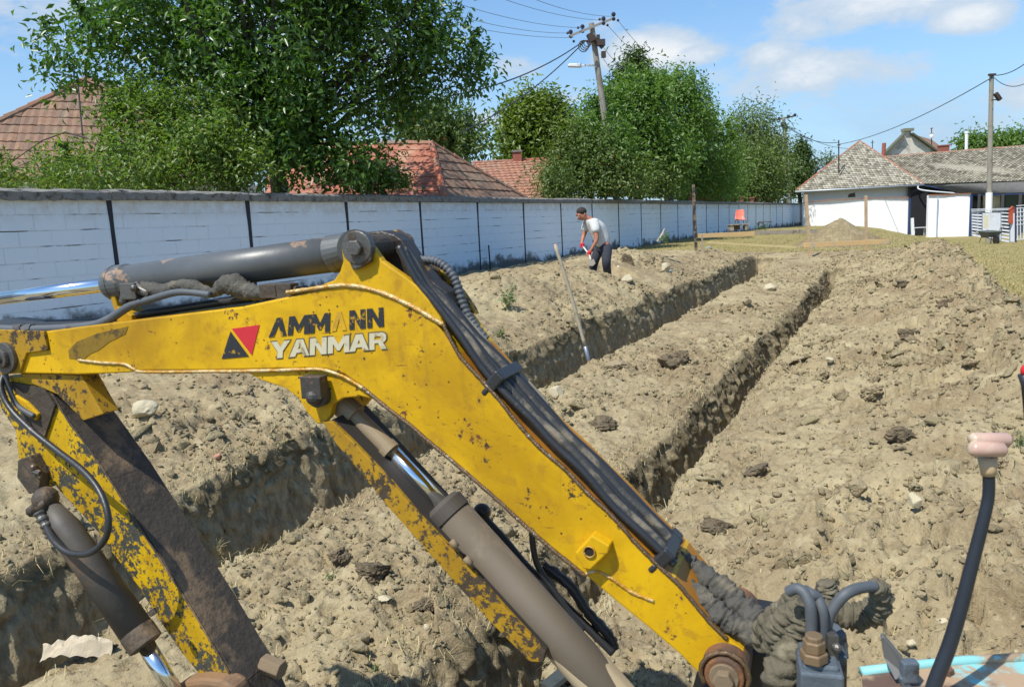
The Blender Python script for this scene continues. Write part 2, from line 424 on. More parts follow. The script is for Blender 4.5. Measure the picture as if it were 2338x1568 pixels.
def mat_ground():
    m, nt, b = newmat('soil_and_dry_grass'); v = coords(nt)
    soil = NN(nt, 'ShaderNodeAttribute', attribute_name='soil').outputs['Fac']
    fresh = NN(nt, 'ShaderNodeAttribute', attribute_name='fresh').outputs['Fac']
    nA = noise(nt, v, .9, 8, .6, .3); nB = noise(nt, v, 5, 9, .66, .3); nC = noise(nt, v, 38, 6, .65); nD = noise(nt, v, 150, 4, .6)
    c = mixc(nt, ramp(nt, nA, .34, .66), (0.242, 0.184, 0.107), (0.344, 0.283, 0.167))
    c = mixc(nt, mth(nt, 'MULTIPLY', ramp(nt, nB, .5, .68), .75), c, (0.407, 0.343, 0.207))
    c = mixc(nt, mth(nt, 'MULTIPLY', ramp(nt, nB, .47, .3), .65), c, (0.155, 0.114, 0.063))
    c = mixc(nt, mth(nt, 'MULTIPLY', ramp(nt, nC, .54, .7), .5), c, (0.433, 0.382, 0.244))
    c = mixc(nt, mth(nt, 'MULTIPLY', ramp(nt, nC, .46, .32), .5), c, (0.134, 0.101, 0.059))
    # undisturbed profile seen in the cut: dark root layer, then streaky subsoil
    sp = NN(nt, 'ShaderNodeSeparateXYZ'); nt.links.new(v, sp.inputs[0])
    mp = NN(nt, 'ShaderNodeMapping'); mp.inputs['Scale'].default_value = (1, 1, .5); nt.links.new(v, mp.inputs[0])
    nS = noise(nt, mp.outputs[0], 16, 8, .65, .2)
    cf = mixc(nt, ramp(nt, nS, .32, .68), (.21, .168, .10), (.40, .33, .20))
    cf = mixc(nt, mth(nt, 'MULTIPLY', mth(nt, 'SUBTRACT', 1.0, ramp(nt, fresh, .05, .34)), ramp(nt, nB, .38, .55)), cf, (.10, .08, .042))
    c = mixc(nt, ramp(nt, fresh, .02, .12), c, cf)
    # dry lawn
    g = mixc(nt, ramp(nt, noise(nt, v, .8, 8, .65, .4), .35, .65), (0.246, 0.193, 0.070), (0.164, 0.156, 0.051))
    g = mixc(nt, ramp(nt, noise(nt, v, 14, 7, .7), .4, .66), g, (0.353, 0.287, 0.133))
    c = mixc(nt, ramp(nt, soil, .35, .65), g, c)
    nt.links.new(c, b.inputs['Base Color']); b.inputs['Roughness'].default_value = .95; b.inputs['Specular IOR Level'].default_value = .12
    h = mth(nt, 'ADD', mth(nt, 'MULTIPLY', nB, .6), mth(nt, 'ADD', mth(nt, 'MULTIPLY', nC, .35), mth(nt, 'MULTIPLY', nD, .12)))
    bump(nt, b, h, .85, .045)
    return m
V, F, soilA, freshA, zA, looseA = make_ground()
MG = mat_ground()
ground = big_mesh('ground', V, F, MG, smooth=True)
for nm_, ar in (('soil', soilA), ('fresh', freshA)):
    a_ = ground.data.attributes.new(nm_, 'FLOAT', 'POINT'); a_.data.foreach_set('value', ar.astype(np.float32))
tag(ground, kind='structure')
# open country far beyond the village plot, joined a little below the ground sheet
Vf = []; Ff = []
for i in range(25):
    for j in range(25):
        x = (i-12)*100; y = (j-6)*100; Vf.append((x, y, -1.2 if max(abs(x), abs(y-60)) > 30 else -2.5))
for i in range(24):
    for j in range(24): Ff.append((i*25+j, (i+1)*25+j, (i+1)*25+j+1, i*25+j+1))
far_m = simple('dry_meadow', (.2, .18, .08), .95, 0, .4, .4)
tag(link_mesh('terrain', Vf, Ff, far_m, org=(0, 0, 0)), kind='structure')
BV = BVHTree.FromPolygons([tuple(p) for p in V.astype(float)[:]], [tuple(f) for f in F]) if False else None
# light-weight grid lookup for placing things: bin the vertices on a regular raster
class Height:
    def __init__(s, V):
        s.c = .05; ok = (V[:, 0] > -30) & (V[:, 0] < 45) & (V[:, 1] > -4) & (V[:, 1] < 90)
        P = V[ok]; s.x0, s.y0 = -30, -4; i = ((P[:, 0]-s.x0)/s.c).astype(int); j = ((P[:, 1]-s.y0)/s.c).astype(int)
        s.n = (1500, 1880); s.H = np.full(s.n, -9.); np.maximum.at(s.H, (i, j), P[:, 2])
    def z(s, x, y):
        u, t = xy2us(x, y)
        i = int((x-s.x0)/s.c); j = int((y-s.y0)/s.c)
        if 1 <= i < s.n[0]-1 and 1 <= j < s.n[1]-1:
            q = s.H[i-1:i+2, j-1:j+2]; q = q[q > -8]
            if s.H[i, j] > -8: return float(s.H[i, j])
            if len(q): return float(q.mean())
        return float(feat(np.array([u]), np.array([t]), base_z(np.array([u]), np.array([t])))[0])
HT = Height(V)
def gz(x, y): return HT.z(x, y)
def ghit(px, py, d0=1.5, d1=80):
    """first meeting of a sight line with the ground"""
    d = ray(px, py); t = d0
    while t < d1:
        p = EYE+d*(t/d[1])
        if p[2] <= gz(p[0], p[1]): return p
        t += .02+.002*t
    return EYE+d*(d1/d[1])

# ------------------------------------------------------------------ long boundary wall
WA = R(28.9); WW = np.array([math.sin(WA), math.cos(WA), 0]); WN = np.array([WW[1], -WW[0], 0]); WP0 = EYE+WN*-10.2
def wallhit(px, py): return hitplane(px, py, WP0, WN)
def ws(p): return float(np.dot(p-EYE, WW))
def wp(s, z, off=0): return np.array([*(EYE+WN*(-10.2+off)+WW*s)[:2], z])
s0 = ws(wallhit(247, 447)); s26 = ws(wallhit(1831, 464)); dsw = (s26-s0)/26
ZTOP = 2.55
def mat_wall():
    m, nt, b = newmat('whitewashed_blocks'); uv = NN(nt, 'ShaderNodeUVMap').outputs[0]; v = coords(nt)
    br = NN(nt, 'ShaderNodeTexBrick', offset=.5, squash=1); br.inputs['Scale'].default_value = 1; br.inputs['Brick Width'].default_value = .42
    br.inputs['Row Height'].default_value = .205; br.inputs['Mortar Size'].default_value = .008; br.inputs['Mortar Smooth'].default_value = .3
    wv = vmth(nt, 'ADD', uv, vmth(nt, 'SCALE', NN(nt, 'ShaderNodeTexNoise', i_Scale=1.4).outputs['Color']).outputs[0]).outputs[0]
    nt.links.new(uv, br.inputs['Vector'])
    sp = NN(nt, 'ShaderNodeSeparateXYZ'); nt.links.new(uv, sp.inputs[0])
    # open bed joints: only some stretches of the horizontal joints are bare and dark
    fr = mth(nt, 'FRACT', mth(nt, 'DIVIDE', mth(nt, 'ADD', sp.outputs[1], mth(nt, 'MULTIPLY', mth(nt, 'SUBTRACT', noise(nt, v, 1.3, 3), .5), .03)), .205))
    bed = mth(nt, 'LESS_THAN', mth(nt, 'ABSOLUTE', mth(nt, 'SUBTRACT', fr, .5)), .035)
    mp = NN(nt, 'ShaderNodeMapping'); mp.inputs['Scale'].default_value = (1.0, 5.0, 1); nt.links.new(uv, mp.inputs[0])
    msk = ramp(nt, noise(nt, mp.outputs[0], 1.15, 8, .72), .52, .60)
    dk = mth(nt, 'MULTIPLY', bed, msk)
    mpb = NN(nt, 'ShaderNodeMapping'); mpb.inputs['Location'].default_value = (0, .1025, 0); nt.links.new(uv, mpb.inputs[0]); nt.links.new(mpb.outputs[0], br.inputs['Vector'])
    faint = mth(nt, 'MULTIPLY', br.outputs['Fac'], ramp(nt, noise(nt, uv, 1.0, 6, .7), .42, .62))
    col = mixc(nt, noise(nt, v, 1.2, 8, .6), (.62, .72, .81), (.72, .80, .87))
    col = mixc(nt, mth(nt, 'MULTIPLY', ramp(nt, noise(nt, v, 11, 8, .75), .63, .68), .55), col, (.42, .40, .36))
    col = mixc(nt, mth(nt, 'MULTIPLY', faint, .28), col, (.3, .32, .35))
    col = mixc(nt, dk, col, (.13, .125, .12))
    # damp, dirty foot of the wall
    base = mth(nt, 'ADD', sp.outputs[1], mth(nt, 'MULTIPLY', mth(nt, 'SUBTRACT', noise(nt, v, 1.6, 8, .65), .5), 1.3))
    col = mixc(nt, mth(nt, 'SUBTRACT', 1.0, ramp(nt, base, .92, 1.14)), col, (.12, .125, .12))
    top = ramp(nt, sp.outputs[1], 2.2, 2.42)
    col = mixc(nt, mth(nt, 'MULTIPLY', top, mth(nt, 'MULTIPLY', ramp(nt, noise(nt, v, 5, 8, .7), .35, .65), .45)), col, (.45, .38, .3))
    nt.links.new(col, b.inputs['Base Color']); b.inputs['Roughness'].default_value = .85; b.inputs['Specular IOR Level'].default_value = .2
    h = mth(nt, 'SUBTRACT', mth(nt, 'MULTIPLY', noise(nt, v, 30, 5), .3), mth(nt, 'ADD', br.outputs['Fac'], dk))
    bump(nt, b, h, .5, .012)
    return m
MWALL = mat_wall()
M_CONC = simple('grey_weathered_concrete', (.20, .195, .18), .95, 0, .45, 14, .8, .01, (.06, .06, .05), (.5, .66))
M_TAR = simple('black_tar', (.012, .018, .03), .7, 0, .3, 30)
M_WHITE = simple('whitewash', (.80, .80, .79), .9, 0, .04, 3, .3, .01, (.66, .62, .55), (.62, .74))
def uvmesh(o, f):
    me = o.data; uvl = me.uv_layers.new(name='UVMap'); o0 = ORG[o.name]
    for l in me.loops:
        p = np.array(me.vertices[l.vertex_index].co)+o0; uvl.data[l.index].uv = f(p)
wall = thing('boundary_wall', wp(20, .7), 'long whitewashed block wall with grey concrete coping running back along the plot', 'wall')
sA = s0-4*dsw; kmax = 27
for k in range(-4, kmax):
    a = s0+k*dsw+.03; b_ = s0+(k+1)*dsw-.03
    mb = MB(); nx = 5
    if k == kmax-1: b_ = a+dsw*.45
    jt = random.uniform(-.012, .012)
    P = [wp(a, -.4, jt*.3), wp(b_, -.4, -jt*.3), wp(b_, ZTOP+.002, 0), wp(a, ZTOP+.002, 0)]
    mb.prism(P, -WN*.2)
    o = mb.build('wall_panel', MWALL, wall); uvmesh(o, lambda p: (float(np.dot(p-EYE, WW))+math.floor(k*.37)*0, p[2]))
    if a < 60:
        mb = MB(); g = random.uniform(.019, .03)
        n = 8; zs = np.linspace(-.3, ZTOP-.003, n); L = []; Rr = []
        for i, z in enumerate(zs):
            d = random.uniform(-.006, .006); q = g*(1+random.uniform(-.12, .12))*(1.5 if i == n-1 else 1)
            L.append(wp(b_+.03-q+d, z, .012)); Rr.append(wp(b_+.03+q+d, z, .012))
        mb.prism(L+Rr[::-1], -WN*.2); mb.build('joint_strip', M_TAR, wall)
# coping in stretches with a rough, slightly sagging edge
for k in range(-4, kmax):
    a = s0+k*dsw+random.uniform(.002, .012); b_ = s0+(k+1)*dsw-.004
    if k == kmax-1: b_ = a+dsw*.45
    n = 26; V_ = []; F_ = []; dz = random.uniform(-.012, .012)
    prof = [(-.28, 0), (-.28, .1), (-.14, .155), (.045, .13), (.075, .105), (.075, .0)]
    for i in range(n+1):
        s_ = a+(b_-a)*i/n
        for (o_, z_) in prof:
            j = random.uniform(-.011, .011) if 0 < i < n else 0
            V_.append(wp(s_, ZTOP+z_+dz+j*.8+random.uniform(-.004, .004), o_+j))
    m_ = len(prof)
    for i in range(n):
        for q in range(m_): F_.append((i*m_+q, i*m_+(q+1) % m_, (i+1)*m_+(q+1) % m_, (i+1)*m_+q))
    F_.append(tuple(range(m_))); F_.append(tuple(n*m_+q for q in range(m_-1, -1, -1)))
    link_mesh('coping_stone', V_, F_, M_CONC, wall)

# ------------------------------------------------------------------ clods and stones
def ico():
    t = (1+5**.5)/2; v = [(-1, t, 0), (1, t, 0), (-1, -t, 0), (1, -t, 0), (0, -1, t), (0, 1, t), (0, -1, -t), (0, 1, -t), (t, 0, -1), (t, 0, 1), (-t, 0, -1), (-t, 0, 1)]
    f = [(0, 11, 5), (0, 5, 1), (0, 1, 7), (0, 7, 10), (0, 10, 11), (1, 5, 9), (5, 11, 4), (11, 10, 2), (10, 7, 6), (7, 1, 8), (3, 9, 4), (3, 4, 2), (3, 2, 6), (3, 6, 8), (3, 8, 9), (4, 9, 5), (2, 4, 11), (6, 2, 10), (8, 6, 7), (9, 8, 1)]
    v = np.array(v, float); return v/np.linalg.norm(v, axis=1)[:, None], np.array(f)
def subd(v, f):
    v = list(map(tuple, v)); c = {}; nf = []
    def mid(a, b):
        k = (min(a, b), max(a, b))
        if k not in c:
            p = np.array(v[a])+np.array(v[b]); v.append(tuple(p/np.linalg.norm(p))); c[k] = len(v)-1
        return c[k]
    for a, b, d in f:
        x, y, z = mid(a, b), mid(b, d), mid(d, a); nf += [(a, x, z), (b, y, x), (d, z, y), (x, y, z)]
    return np.array(v), np.array(nf)
I1 = ico(); I2 = subd(*I1); I3 = subd(*I2); I4 = subd(*I3)
def rockify(v, seed, amp=.3, cut=5):
    r = np.random.default_rng(seed); v = v.copy()
    rad = np.ones(len(v))
    for k in range(5):
        q = r.normal(size=3)*1.6; ph = r.uniform(0, 6.28); rad += amp*.35*np.sin(v@q+ph)
    rad += r.normal(size=len(v))*amp*.13
    v *= rad[:, None]
    for k in range(cut):                                   # flatten facets
        d = unit(r.normal(size=3)); h = r.uniform(.62, .9); q = v@d; v -= np.outer(np.clip(q-h, 0, None), d)
    v *= r.uniform(.65, 1.15, 3); return v
TEMPL = [(rockify(I3[0], i, .8, 6), I3[1]) for i in range(8)]; TEMPL_S = [(rockify(I1[0], i+50, .35, 2), I1[1]) for i in range(5)]
M_CLOD = tinted('loose_soil', (.315, .265, .15), .95, .5, 26, .8, .02, (.21, .165, .095), patches=((.43, .36, .235), 9, (.56, .7)))
def scatter(name, pts, sizes, templ, tint):
    Vs = []; Fs = []; T = []; n = 0; idx = rng.integers(0, len(templ), len(pts))
    for k, (tv, tf) in enumerate(templ):
        sel = np.where(idx == k)[0]; m_ = len(sel)
        if not m_: continue
        a = rng.uniform(0, 6.28, m_); ca, sa = np.cos(a), np.sin(a); b_ = rng.uniform(-.6, .6, m_); cb, sb = np.cos(b_), np.sin(b_)
        sz = sizes[sel][:, None]*rng.uniform(.7, 1.3, (m_, 3)); sz[:, 2] *= .75
        q = tv[None]*sz[:, None, :]
        x = q[..., 0]*cb[:, None]+q[..., 2]*sb[:, None]; z = -q[..., 0]*sb[:, None]+q[..., 2]*cb[:, None]
        X = x*ca[:, None]-q[..., 1]*sa[:, None]; Y = x*sa[:, None]+q[..., 1]*ca[:, None]
        P = np.stack([X, Y, z], -1)+pts[sel][:, None, :]
        Vs.append(P.reshape(-1, 3)); Fs.append((tf[None]+n+(np.arange(m_)*len(tv))[:, None, None]).reshape(-1, 3)); n += m_*len(tv)
        T.append(np.repeat(tint[sel], len(tf)))
    o = big_mesh(name, np.concatenate(Vs), np.concatenate(Fs), M_CLOD, tint=np.concatenate(T)); return o
gu, gs = xy2us(V[:, 0], V[:, 1])
vis = (soilA > .5) & (gu > -9.6) & (gu < 3) & (gs > .5) & (gs < 27) & (freshA < .05)
ci = np.where(vis)[0]
dist = np.hypot(V[ci, 0], V[ci, 1])
# vertices thin out with distance like the picture does, so an even draw over vertices is even over the image
bermw = .12+.9*np.clip(1-np.abs(gu[ci]-.5)/1.8, 0, 1)+1.1*np.clip(looseA[ci]-.3, 0, 1)+.6*np.exp(-np.abs(gu[ci]+4.4)/.35)+.5*np.exp(-np.abs(gu[ci]+1.8)/.25)
pr = bermw/bermw.sum()
pick = rng.choice(ci, 30000, p=pr, replace=False); d = np.hypot(V[pick, 0], V[pick, 1])
sz = (.0030+.0075*rng.random(len(pick))**4)*np.clip(d, 2.2, 16)**.5
small = scatter('soil_crumbs', V[pick]+np.stack([0*d, 0*d, sz*.25], -1), sz, TEMPL_S, rng.random(len(d))**1.3)
tag(small, kind='stuff', label='fine pale and brown crumbs of earth littering the dug ground', cat='soil crumbs')
pr = bermw**2/(bermw**2).sum()
pick = rng.choice(ci, 2600, p=pr, replace=False); d = np.hypot(V[pick, 0], V[pick, 1])
sz = (.008+.038*rng.random(len(pick))**4)*np.clip(d/4, .8, 1.4)
clods = scatter('earth_clods', V[pick]+np.stack([0*d, 0*d, sz*.2], -1), sz, TEMPL, rng.random(len(d)))
tag(clods, kind='stuff', label='loose fist sized clods of dry earth spread over the spoil banks', cat='earth clods')
# stones and big clods that stand out one by one
M_PALE = simple('pale_limestone', (.43, .375, .25), .9, 0, .2, 9, .5, .01, (.33, .27, .165), (.55, .7))
M_EARTH = simple('dark_turfy_earth', (.185, .142, .085), .98, 0, .45, 30, 1, .02, (.095, .072, .04), (.48, .6))
M_TAN = simple('tan_hard_earth', (.29, .232, .135), .95, 0, .3, 16, 1, .015, (.22, .165, .1), (.5, .62))
M_BRICK = simple('worn_pink_brick', (.42, .2, .13), .9, 0, .25, 14, .6, .008, (.4, .34, .26), (.5, .62))
rocks = [  # px, py, width px, height px, kind, sharpness, label
 (336, 932, 62, 50, 'stone', M_PALE, 'large angular cream stone on the bank between the boom and the bucket arm'),
 (327, 880, 30, 22, 'stone', M_TAN, 'small brown stone just below the boom near the large cream stone'),
 (1958, 1110, 48, 44, 'stone', M_TAN, 'big square yellowish lump on the slope right of the near trench end'),
 (2086, 1137, 32, 42, 'stone', M_PALE, 'upright oval cream stone right of the big square yellowish lump'),
 (1431, 635, 34, 22, 'stone', M_PALE, 'pale block tilted on the bank right of the leaning handle and below the worker'),
 (1519, 612, 22, 30, 'stone', M_PALE, 'tall pointed pale slab standing beside the round blue scrap'),
 (1759, 656, 38, 22, 'stone', M_PALE, 'flat pale pinkish stone on the strip between the two trenches'),
 (1705, 688, 24, 18, 'stone', M_TAN, 'small tan stone left below the flat pale pinkish stone between the trenches'),
 (1545, 818, 88, 50, 'clod', M_EARTH, 'big dark turfy clod on the strip between the trenches, level with the handle foot'),
 (1372, 962, 78, 40, 'clod', M_EARTH, 'dark grassy clod on the trench strip just right of the boom'),
 (1405, 830, 82, 26, 'clod', M_TAN, 'long flat tan slab of earth at the foot of the leaning handle'),
 (1270, 892, 40, 30, 'stone', M_PALE, 'whitish lump on the edge of the left trench right beside the boom elbow'),
 (2050, 985, 86, 46, 'clod', M_EARTH, 'large dark turf clod on the slope left of the lever knob'),
 (1735, 1068, 84, 36, 'clod', M_EARTH, 'dark overhanging clod on the right lip of the near trench'),
 (850, 1292, 92, 60, 'clod', M_EARTH, 'largest dark root clod below the boom cylinder on the near bank'),
 (772, 1262, 62, 42, 'clod', M_EARTH, 'crumbling dark clod touching the left side of the largest root clod'),
 (970, 1370, 66, 36, 'clod', M_EARTH, 'low dark clod right of the largest root clod beside the guard strip'),
 (877, 1364, 42, 18, 'stone', M_PALE, 'thin white stone chip below the largest root clod'),
 (826, 1452, 46, 32, 'stone', M_TAN, 'smooth rounded brown stone at the bottom of the near bank'),
 (975, 1428, 20, 18, 'stone', M_PALE, 'small round grey white pebble right of the smooth brown stone'),
 (1640, 1195, 84, 34, 'clod', M_EARTH, 'low dark mound of turf on the near slope right of the hose bundle'),
 (1990, 890, 60, 40, 'clod', M_TAN, 'brown clod half way up the spoil bank behind the large dark turf clod'),
 (2075, 760, 46, 28, 'clod', M_EARTH, 'dark clod on the crest side of the spoil bank'),
 (2160, 690, 44, 26, 'clod', M_EARTH, 'dark clod on the far crest of the spoil bank'),
 (1925, 895, 44, 30, 'clod', M_TAN, 'greyish clod on the spoil bank close to the near trench lip'),
 (1880, 850, 50, 36, 'clod', M_TAN, 'grey brown clod on the lip of the trench at its middle'),
 (2060, 642, 36, 22, 'clod', M_EARTH, 'small dark clod near the far end of the spoil bank'),
 (2215, 820, 40, 26, 'clod', M_TAN, 'light brown clod high on the spoil bank at the right'),
 (2280, 1045, 60, 40, 'clod', M_TAN, 'crumbly brown clod behind the pink lever knob'),
 (1895, 820, 22, 14, 'stone', M_PALE, 'small white stone lying above the grey brown clod'),
 (2100, 1355, 36, 18, 'stone', M_TAN, 'flat brown stone on the near slope left of the lever'),
 (2150, 1415, 34, 14, 'stone', M_PALE, 'pale flat stone partly behind the lever'),
 (2080, 1465, 26, 22, 'stone', M_PALE, 'white chip of stone right of the grey plate at the bottom'),
 (1783, 985, 24, 16, 'stone', M_TAN, 'little brown stone up the slope from the overhanging clod'),
 (1480, 590, 40, 26, 'clod', M_TAN, 'pair of upright clods on the bank right of the worker'),
 (1432, 590, 44, 30, 'clod', M_EARTH, 'ragged clods heaped against the legs of the worker'),
 (490, 975, 44, 26, 'clod', M_TAN, 'hollow tan clod on the bank below the left half of the boom'),
 (560, 890, 34, 22, 'clod', M_TAN, 'round tan clod right under the boom emblem'),
 (498, 1040, 20, 14, 'stone', M_BRICK, 'small pink brick chip on the bank right of the bucket arm'),
 (600, 1052, 26, 14, 'clod', M_EARTH, 'dark tuft of turf hanging on the trench edge below the boom'),
]
for i, (px, py, wpx, hpx, kd, mt, lab) in enumerate(rocks):
    p = ghit(px, py+hpx*.25); dep = p[1]; kq = .9 if kd == 'stone' else 1.05; w_ = wpx*dep/FPX/2*kq; h_ = hpx*dep/FPX/2*1.1*kq
    tv, tf = (I3 if kd == 'stone' else I4); v_ = rockify(tv, 300+i, .22 if kd == 'stone' else .45, 9 if kd == 'stone' else 3)
    if kd == 'clod':
        r_ = np.random.default_rng(900+i); q = np.array(tv)
        v_ *= (1+.22*fbm(q[:, 0]*3+i, q[:, 1]*3+q[:, 2]*2, i, 4)+.10*r_.normal(size=len(q))*.5)[:, None]
    v_ = v_/np.abs(v_).max(0); v_ = v_*np.array([w_, (w_+h_)/2, h_])
    o = link_mesh('stone' if kd == 'stone' else 'earth_clod', v_+p+np.array([0, 0, h_*(.35 if kd == 'stone' else .12)]), tf, mt, org=p)
    tag(o, lab, 'stone' if kd == 'stone' else 'clod', 'single stones and clods on the dug ground')
# slab stones with a definite block shape get a bevelled block
# ------------------------------------------------------------------ dry grass, roots and lawn
def blades(name, pts, L, lean, m, wd, tint, droop=None):
    n = len(pts); a = rng.uniform(0, 6.28, n); dx = np.stack([np.cos(a), np.sin(a), 0*a], -1); sd_ = np.stack([-np.sin(a), np.cos(a), 0*a], -1)
    up = np.array([0, 0, 1.])[None]; L = L[:, None]; ln = lean[:, None]
    p0 = pts; p1 = pts+up*L*.55*(1-ln*.5)+dx*L*.35*ln; p2 = pts+(up*L*(1-ln) if droop is None else up*L*(1-ln)*droop[:, None])+dx*L*ln
    wv = sd_*wd[:, None]
    Vv = np.stack([p0-wv, p0+wv, p1+wv*.7, p1-wv*.7, p2+wv*.15, p2-wv*.15], 1).reshape(-1, 3)
    b_ = np.arange(n)[:, None]*6
    Ff_ = np.concatenate([b_+np.array([[0, 1, 2, 3]]), b_+np.array([[3, 2, 4, 5]])]); 
    return big_mesh(name, Vv, Ff_, m, tint=np.tile(tint, 2))
M_STRAW = tinted('dry_straw', (.50, .42, .22), .8, .5, 30, 0, c2=(.22, .2, .07))
ok = np.where((soilA < .5) & (gu > -9.9) & (gu < 16) & (gs > 8) & (gs < 60))[0]
cell = np.ones(len(ok)); pick = rng.choice(ok, 26000, replace=False)
pp = np.repeat(V[pick], 2, 0)+rng.normal(size=(52000, 3))*np.array([.12, .12, 0])
g = blades('lawn_grass', pp, rng.uniform(.03, .085, len(pp)), rng.uniform(.1, .95, len(pp)), M_STRAW, rng.uniform(.003, .008, len(pp)), rng.random(len(pp)))
tag(g, 'short parched yellow grass covering the lawn behind the diggings', 'grass', kind='stuff')
lips = np.where((soilA > .5) & (freshA < .1) & (gs > .5) & (gs < 22) & ((np.abs(gu+4.24) < .16) | (np.abs(gu+1.80) < .14) | (np.abs(gu+3.1) < .05) | (np.abs(gu+1.05) < .05)))[0]
pick = rng.choice(lips, 5200, replace=False)
scat = rng.choice(ci, 2600, replace=False); pk = np.concatenate([pick, scat]); pp = V[pk]+rng.normal(size=(len(pk), 3))*.01
g = blades('dry_roots', pp, rng.uniform(.03, .13, len(pp)), rng.uniform(.4, 1.1, len(pp)), M_STRAW, rng.uniform(.0012, .0028, len(pp)), rng.random(len(pp))*.6, droop=rng.uniform(-1.2, 1, len(pp)))
tag(g, 'thin dry grass roots and straw sticking out of the trench edges', 'dry roots', kind='stuff')
def leaf_arr(C, size, outv, fold=.25, upb=.6, wide=.42):
    """folded leaves: C (n,3), size (n,), outward bias (n,3)"""
    n = len(C); nrm = rng.normal(size=(n, 3))*.75+np.array([0, 0, upb])+outv*.5; nrm /= np.linalg.norm(nrm, axis=1)[:, None]
    t = rng.normal(size=(n, 3))+outv*.8-np.array([0, 0, .45]); t -= nrm*(t*nrm).sum(1)[:, None]; t /= np.linalg.norm(t, axis=1)[:, None]
    b_ = np.cross(nrm, t); s_ = size[:, None]
    base = C; mid = C+t*s_*.5-nrm*s_*.04; tip = C+t*s_-nrm*s_*.16
    l_ = C+t*s_*.45+b_*s_*wide*.5+nrm*s_*fold*.5; r_ = C+t*s_*.45-b_*s_*wide*.5+nrm*s_*fold*.5
    Vv = np.stack([base, l_, tip, mid, r_], 1).reshape(-1, 3); k = np.arange(n)[:, None]*5
    Ff_ = np.concatenate([k+np.array([[0, 3, 2, 1]]), k+np.array([[0, 4, 2, 3]])]); return Vv, Ff_
def mat_leaf(name, c1, c2, c3=None, gloss=.35, trans=.35):
    m, nt, b = newmat(name); a = NN(nt, 'ShaderNodeAttribute', attribute_name='tint').outputs['Fac']
    col = mixc(nt, ramp(nt, a, 0, .85, False), c1, c2)
    if c3: col = mixc(nt, ramp(nt, a, .88, .95), col, c3)
    nt.links.new(col, b.inputs['Base Color']); b.inputs['Roughness'].default_value = gloss; b.inputs['Specular IOR Level'].default_value = .45
    tr = NN(nt, 'ShaderNodeBsdfTranslucent'); c2_ = mixc(nt, 1.0, col, (1.25, 1.5, .5), 'MULTIPLY'); nt.links.new(c2_, tr.inputs[0])
    ms = NN(nt, 'ShaderNodeMixShader'); ms.inputs[0].default_value = trans
    nt.links.new(b.outputs[0], ms.inputs[1]); nt.links.new(tr.outputs[0], ms.inputs[2])
    nt.links.new(ms.outputs[0], nt.nodes['Material Output'].inputs[0]); return m
M_WEED = mat_leaf('weed_leaf', (.09, .15, .055), (.16, .22, .09))
def weed(px, py, wpx, hpx, n, label, dep=None, mt=None, leafpx=9, hang=0):
    p = ghit(px, py) if dep is None else at(px, py, dep); k = p[1]/FPX; nst = max(4, n//14)
    t = thing('weed', p, label, 'weed', 'weeds growing on the diggings'); mb = MB(); C = []
    for i in range(nst):
        a = random.uniform(0, 6.28); r_ = random.uniform(.1, .5)*wpx*k; h_ = random.uniform(.45, 1)*hpx*k*(1 if not hang else -1)
        q = p+np.array([math.cos(a)*r_, math.sin(a)*r_*.6, h_]); pm = (p+q)/2+np.array([0, 0, abs(h_)*.12])
        mb.tube([p-np.array([0, 0, .01]), pm, q], [.0035, .0025, .001], 4)
        for j in range(n//nst): 
            f = random.uniform(.25, 1); C.append((p*(1-f)**2+2*pm*f*(1-f)+q*f*f)+rng.normal(size=3)*leafpx*k*.35)
    mb.build('stem', M_STEM, t); C = np.array(C); out = C-p; out /= np.linalg.norm(out, axis=1)[:, None]+1e-9
    Vv, Ff_ = leaf_arr(C, rng.uniform(.6, 1.2, len(C))*leafpx*k, out, wide=.4); big_mesh('foliage', Vv, Ff_, mt or M_WEED, t, tint=rng.random(len(Ff_)))
M_STEM = simple('green_stem', (.12, .14, .05), .8); M_BARK = simple('grey_bark', (.085, .068, .05), .95, 0, .4, 12, .8, .01)
weed(1160, 705, 62, 58, 130, 'grey green bushy weed on the bank left of the leaning handle', leafpx=10)
weed(1148, 772, 34, 30, 50, 'small low weed below the grey green bushy weed')
weed(1519, 556, 26, 22, 60, 'dark green weed at the foot of the wall behind the clods', dep=19)
weed(12, 1290, 30, 90, 90, 'green creeper hanging down the trench side at the left edge', hang=1)
weed(855, 1532, 46, 16, 40, 'flat green sprout on the near bank beneath the boom')
weed(755, 1318, 30, 8, 26, 'tiny green leaves beside the crumbling dark clod')
weed(2325, 1020, 26, 40, 46, 'green weed behind the lever at the right edge')
weed(1735, 520, 30, 8, 40, 'low green grass patch at the wall by the stool', dep=38)
# stems of straw at the corner of the left trench
p = ghit(492, 1262); t = thing('straw_tuft', p, 'pale tuft of stiff dry straw on the trench corner right of the bucket arm', 'straw'); mb = MB()
for i in range(16):
    q = p+np.array([random.uniform(-.09, .12), random.uniform(-.05, .05), random.uniform(.02, .14)]); mb.tube([p+np.array([random.uniform(-.03, .06), 0, -.01]), (p+q)/2+np.array([0, 0, .02]), q], [.0018, .0014, .0006], 4)
mb.build('straw', M_STRAW, t)

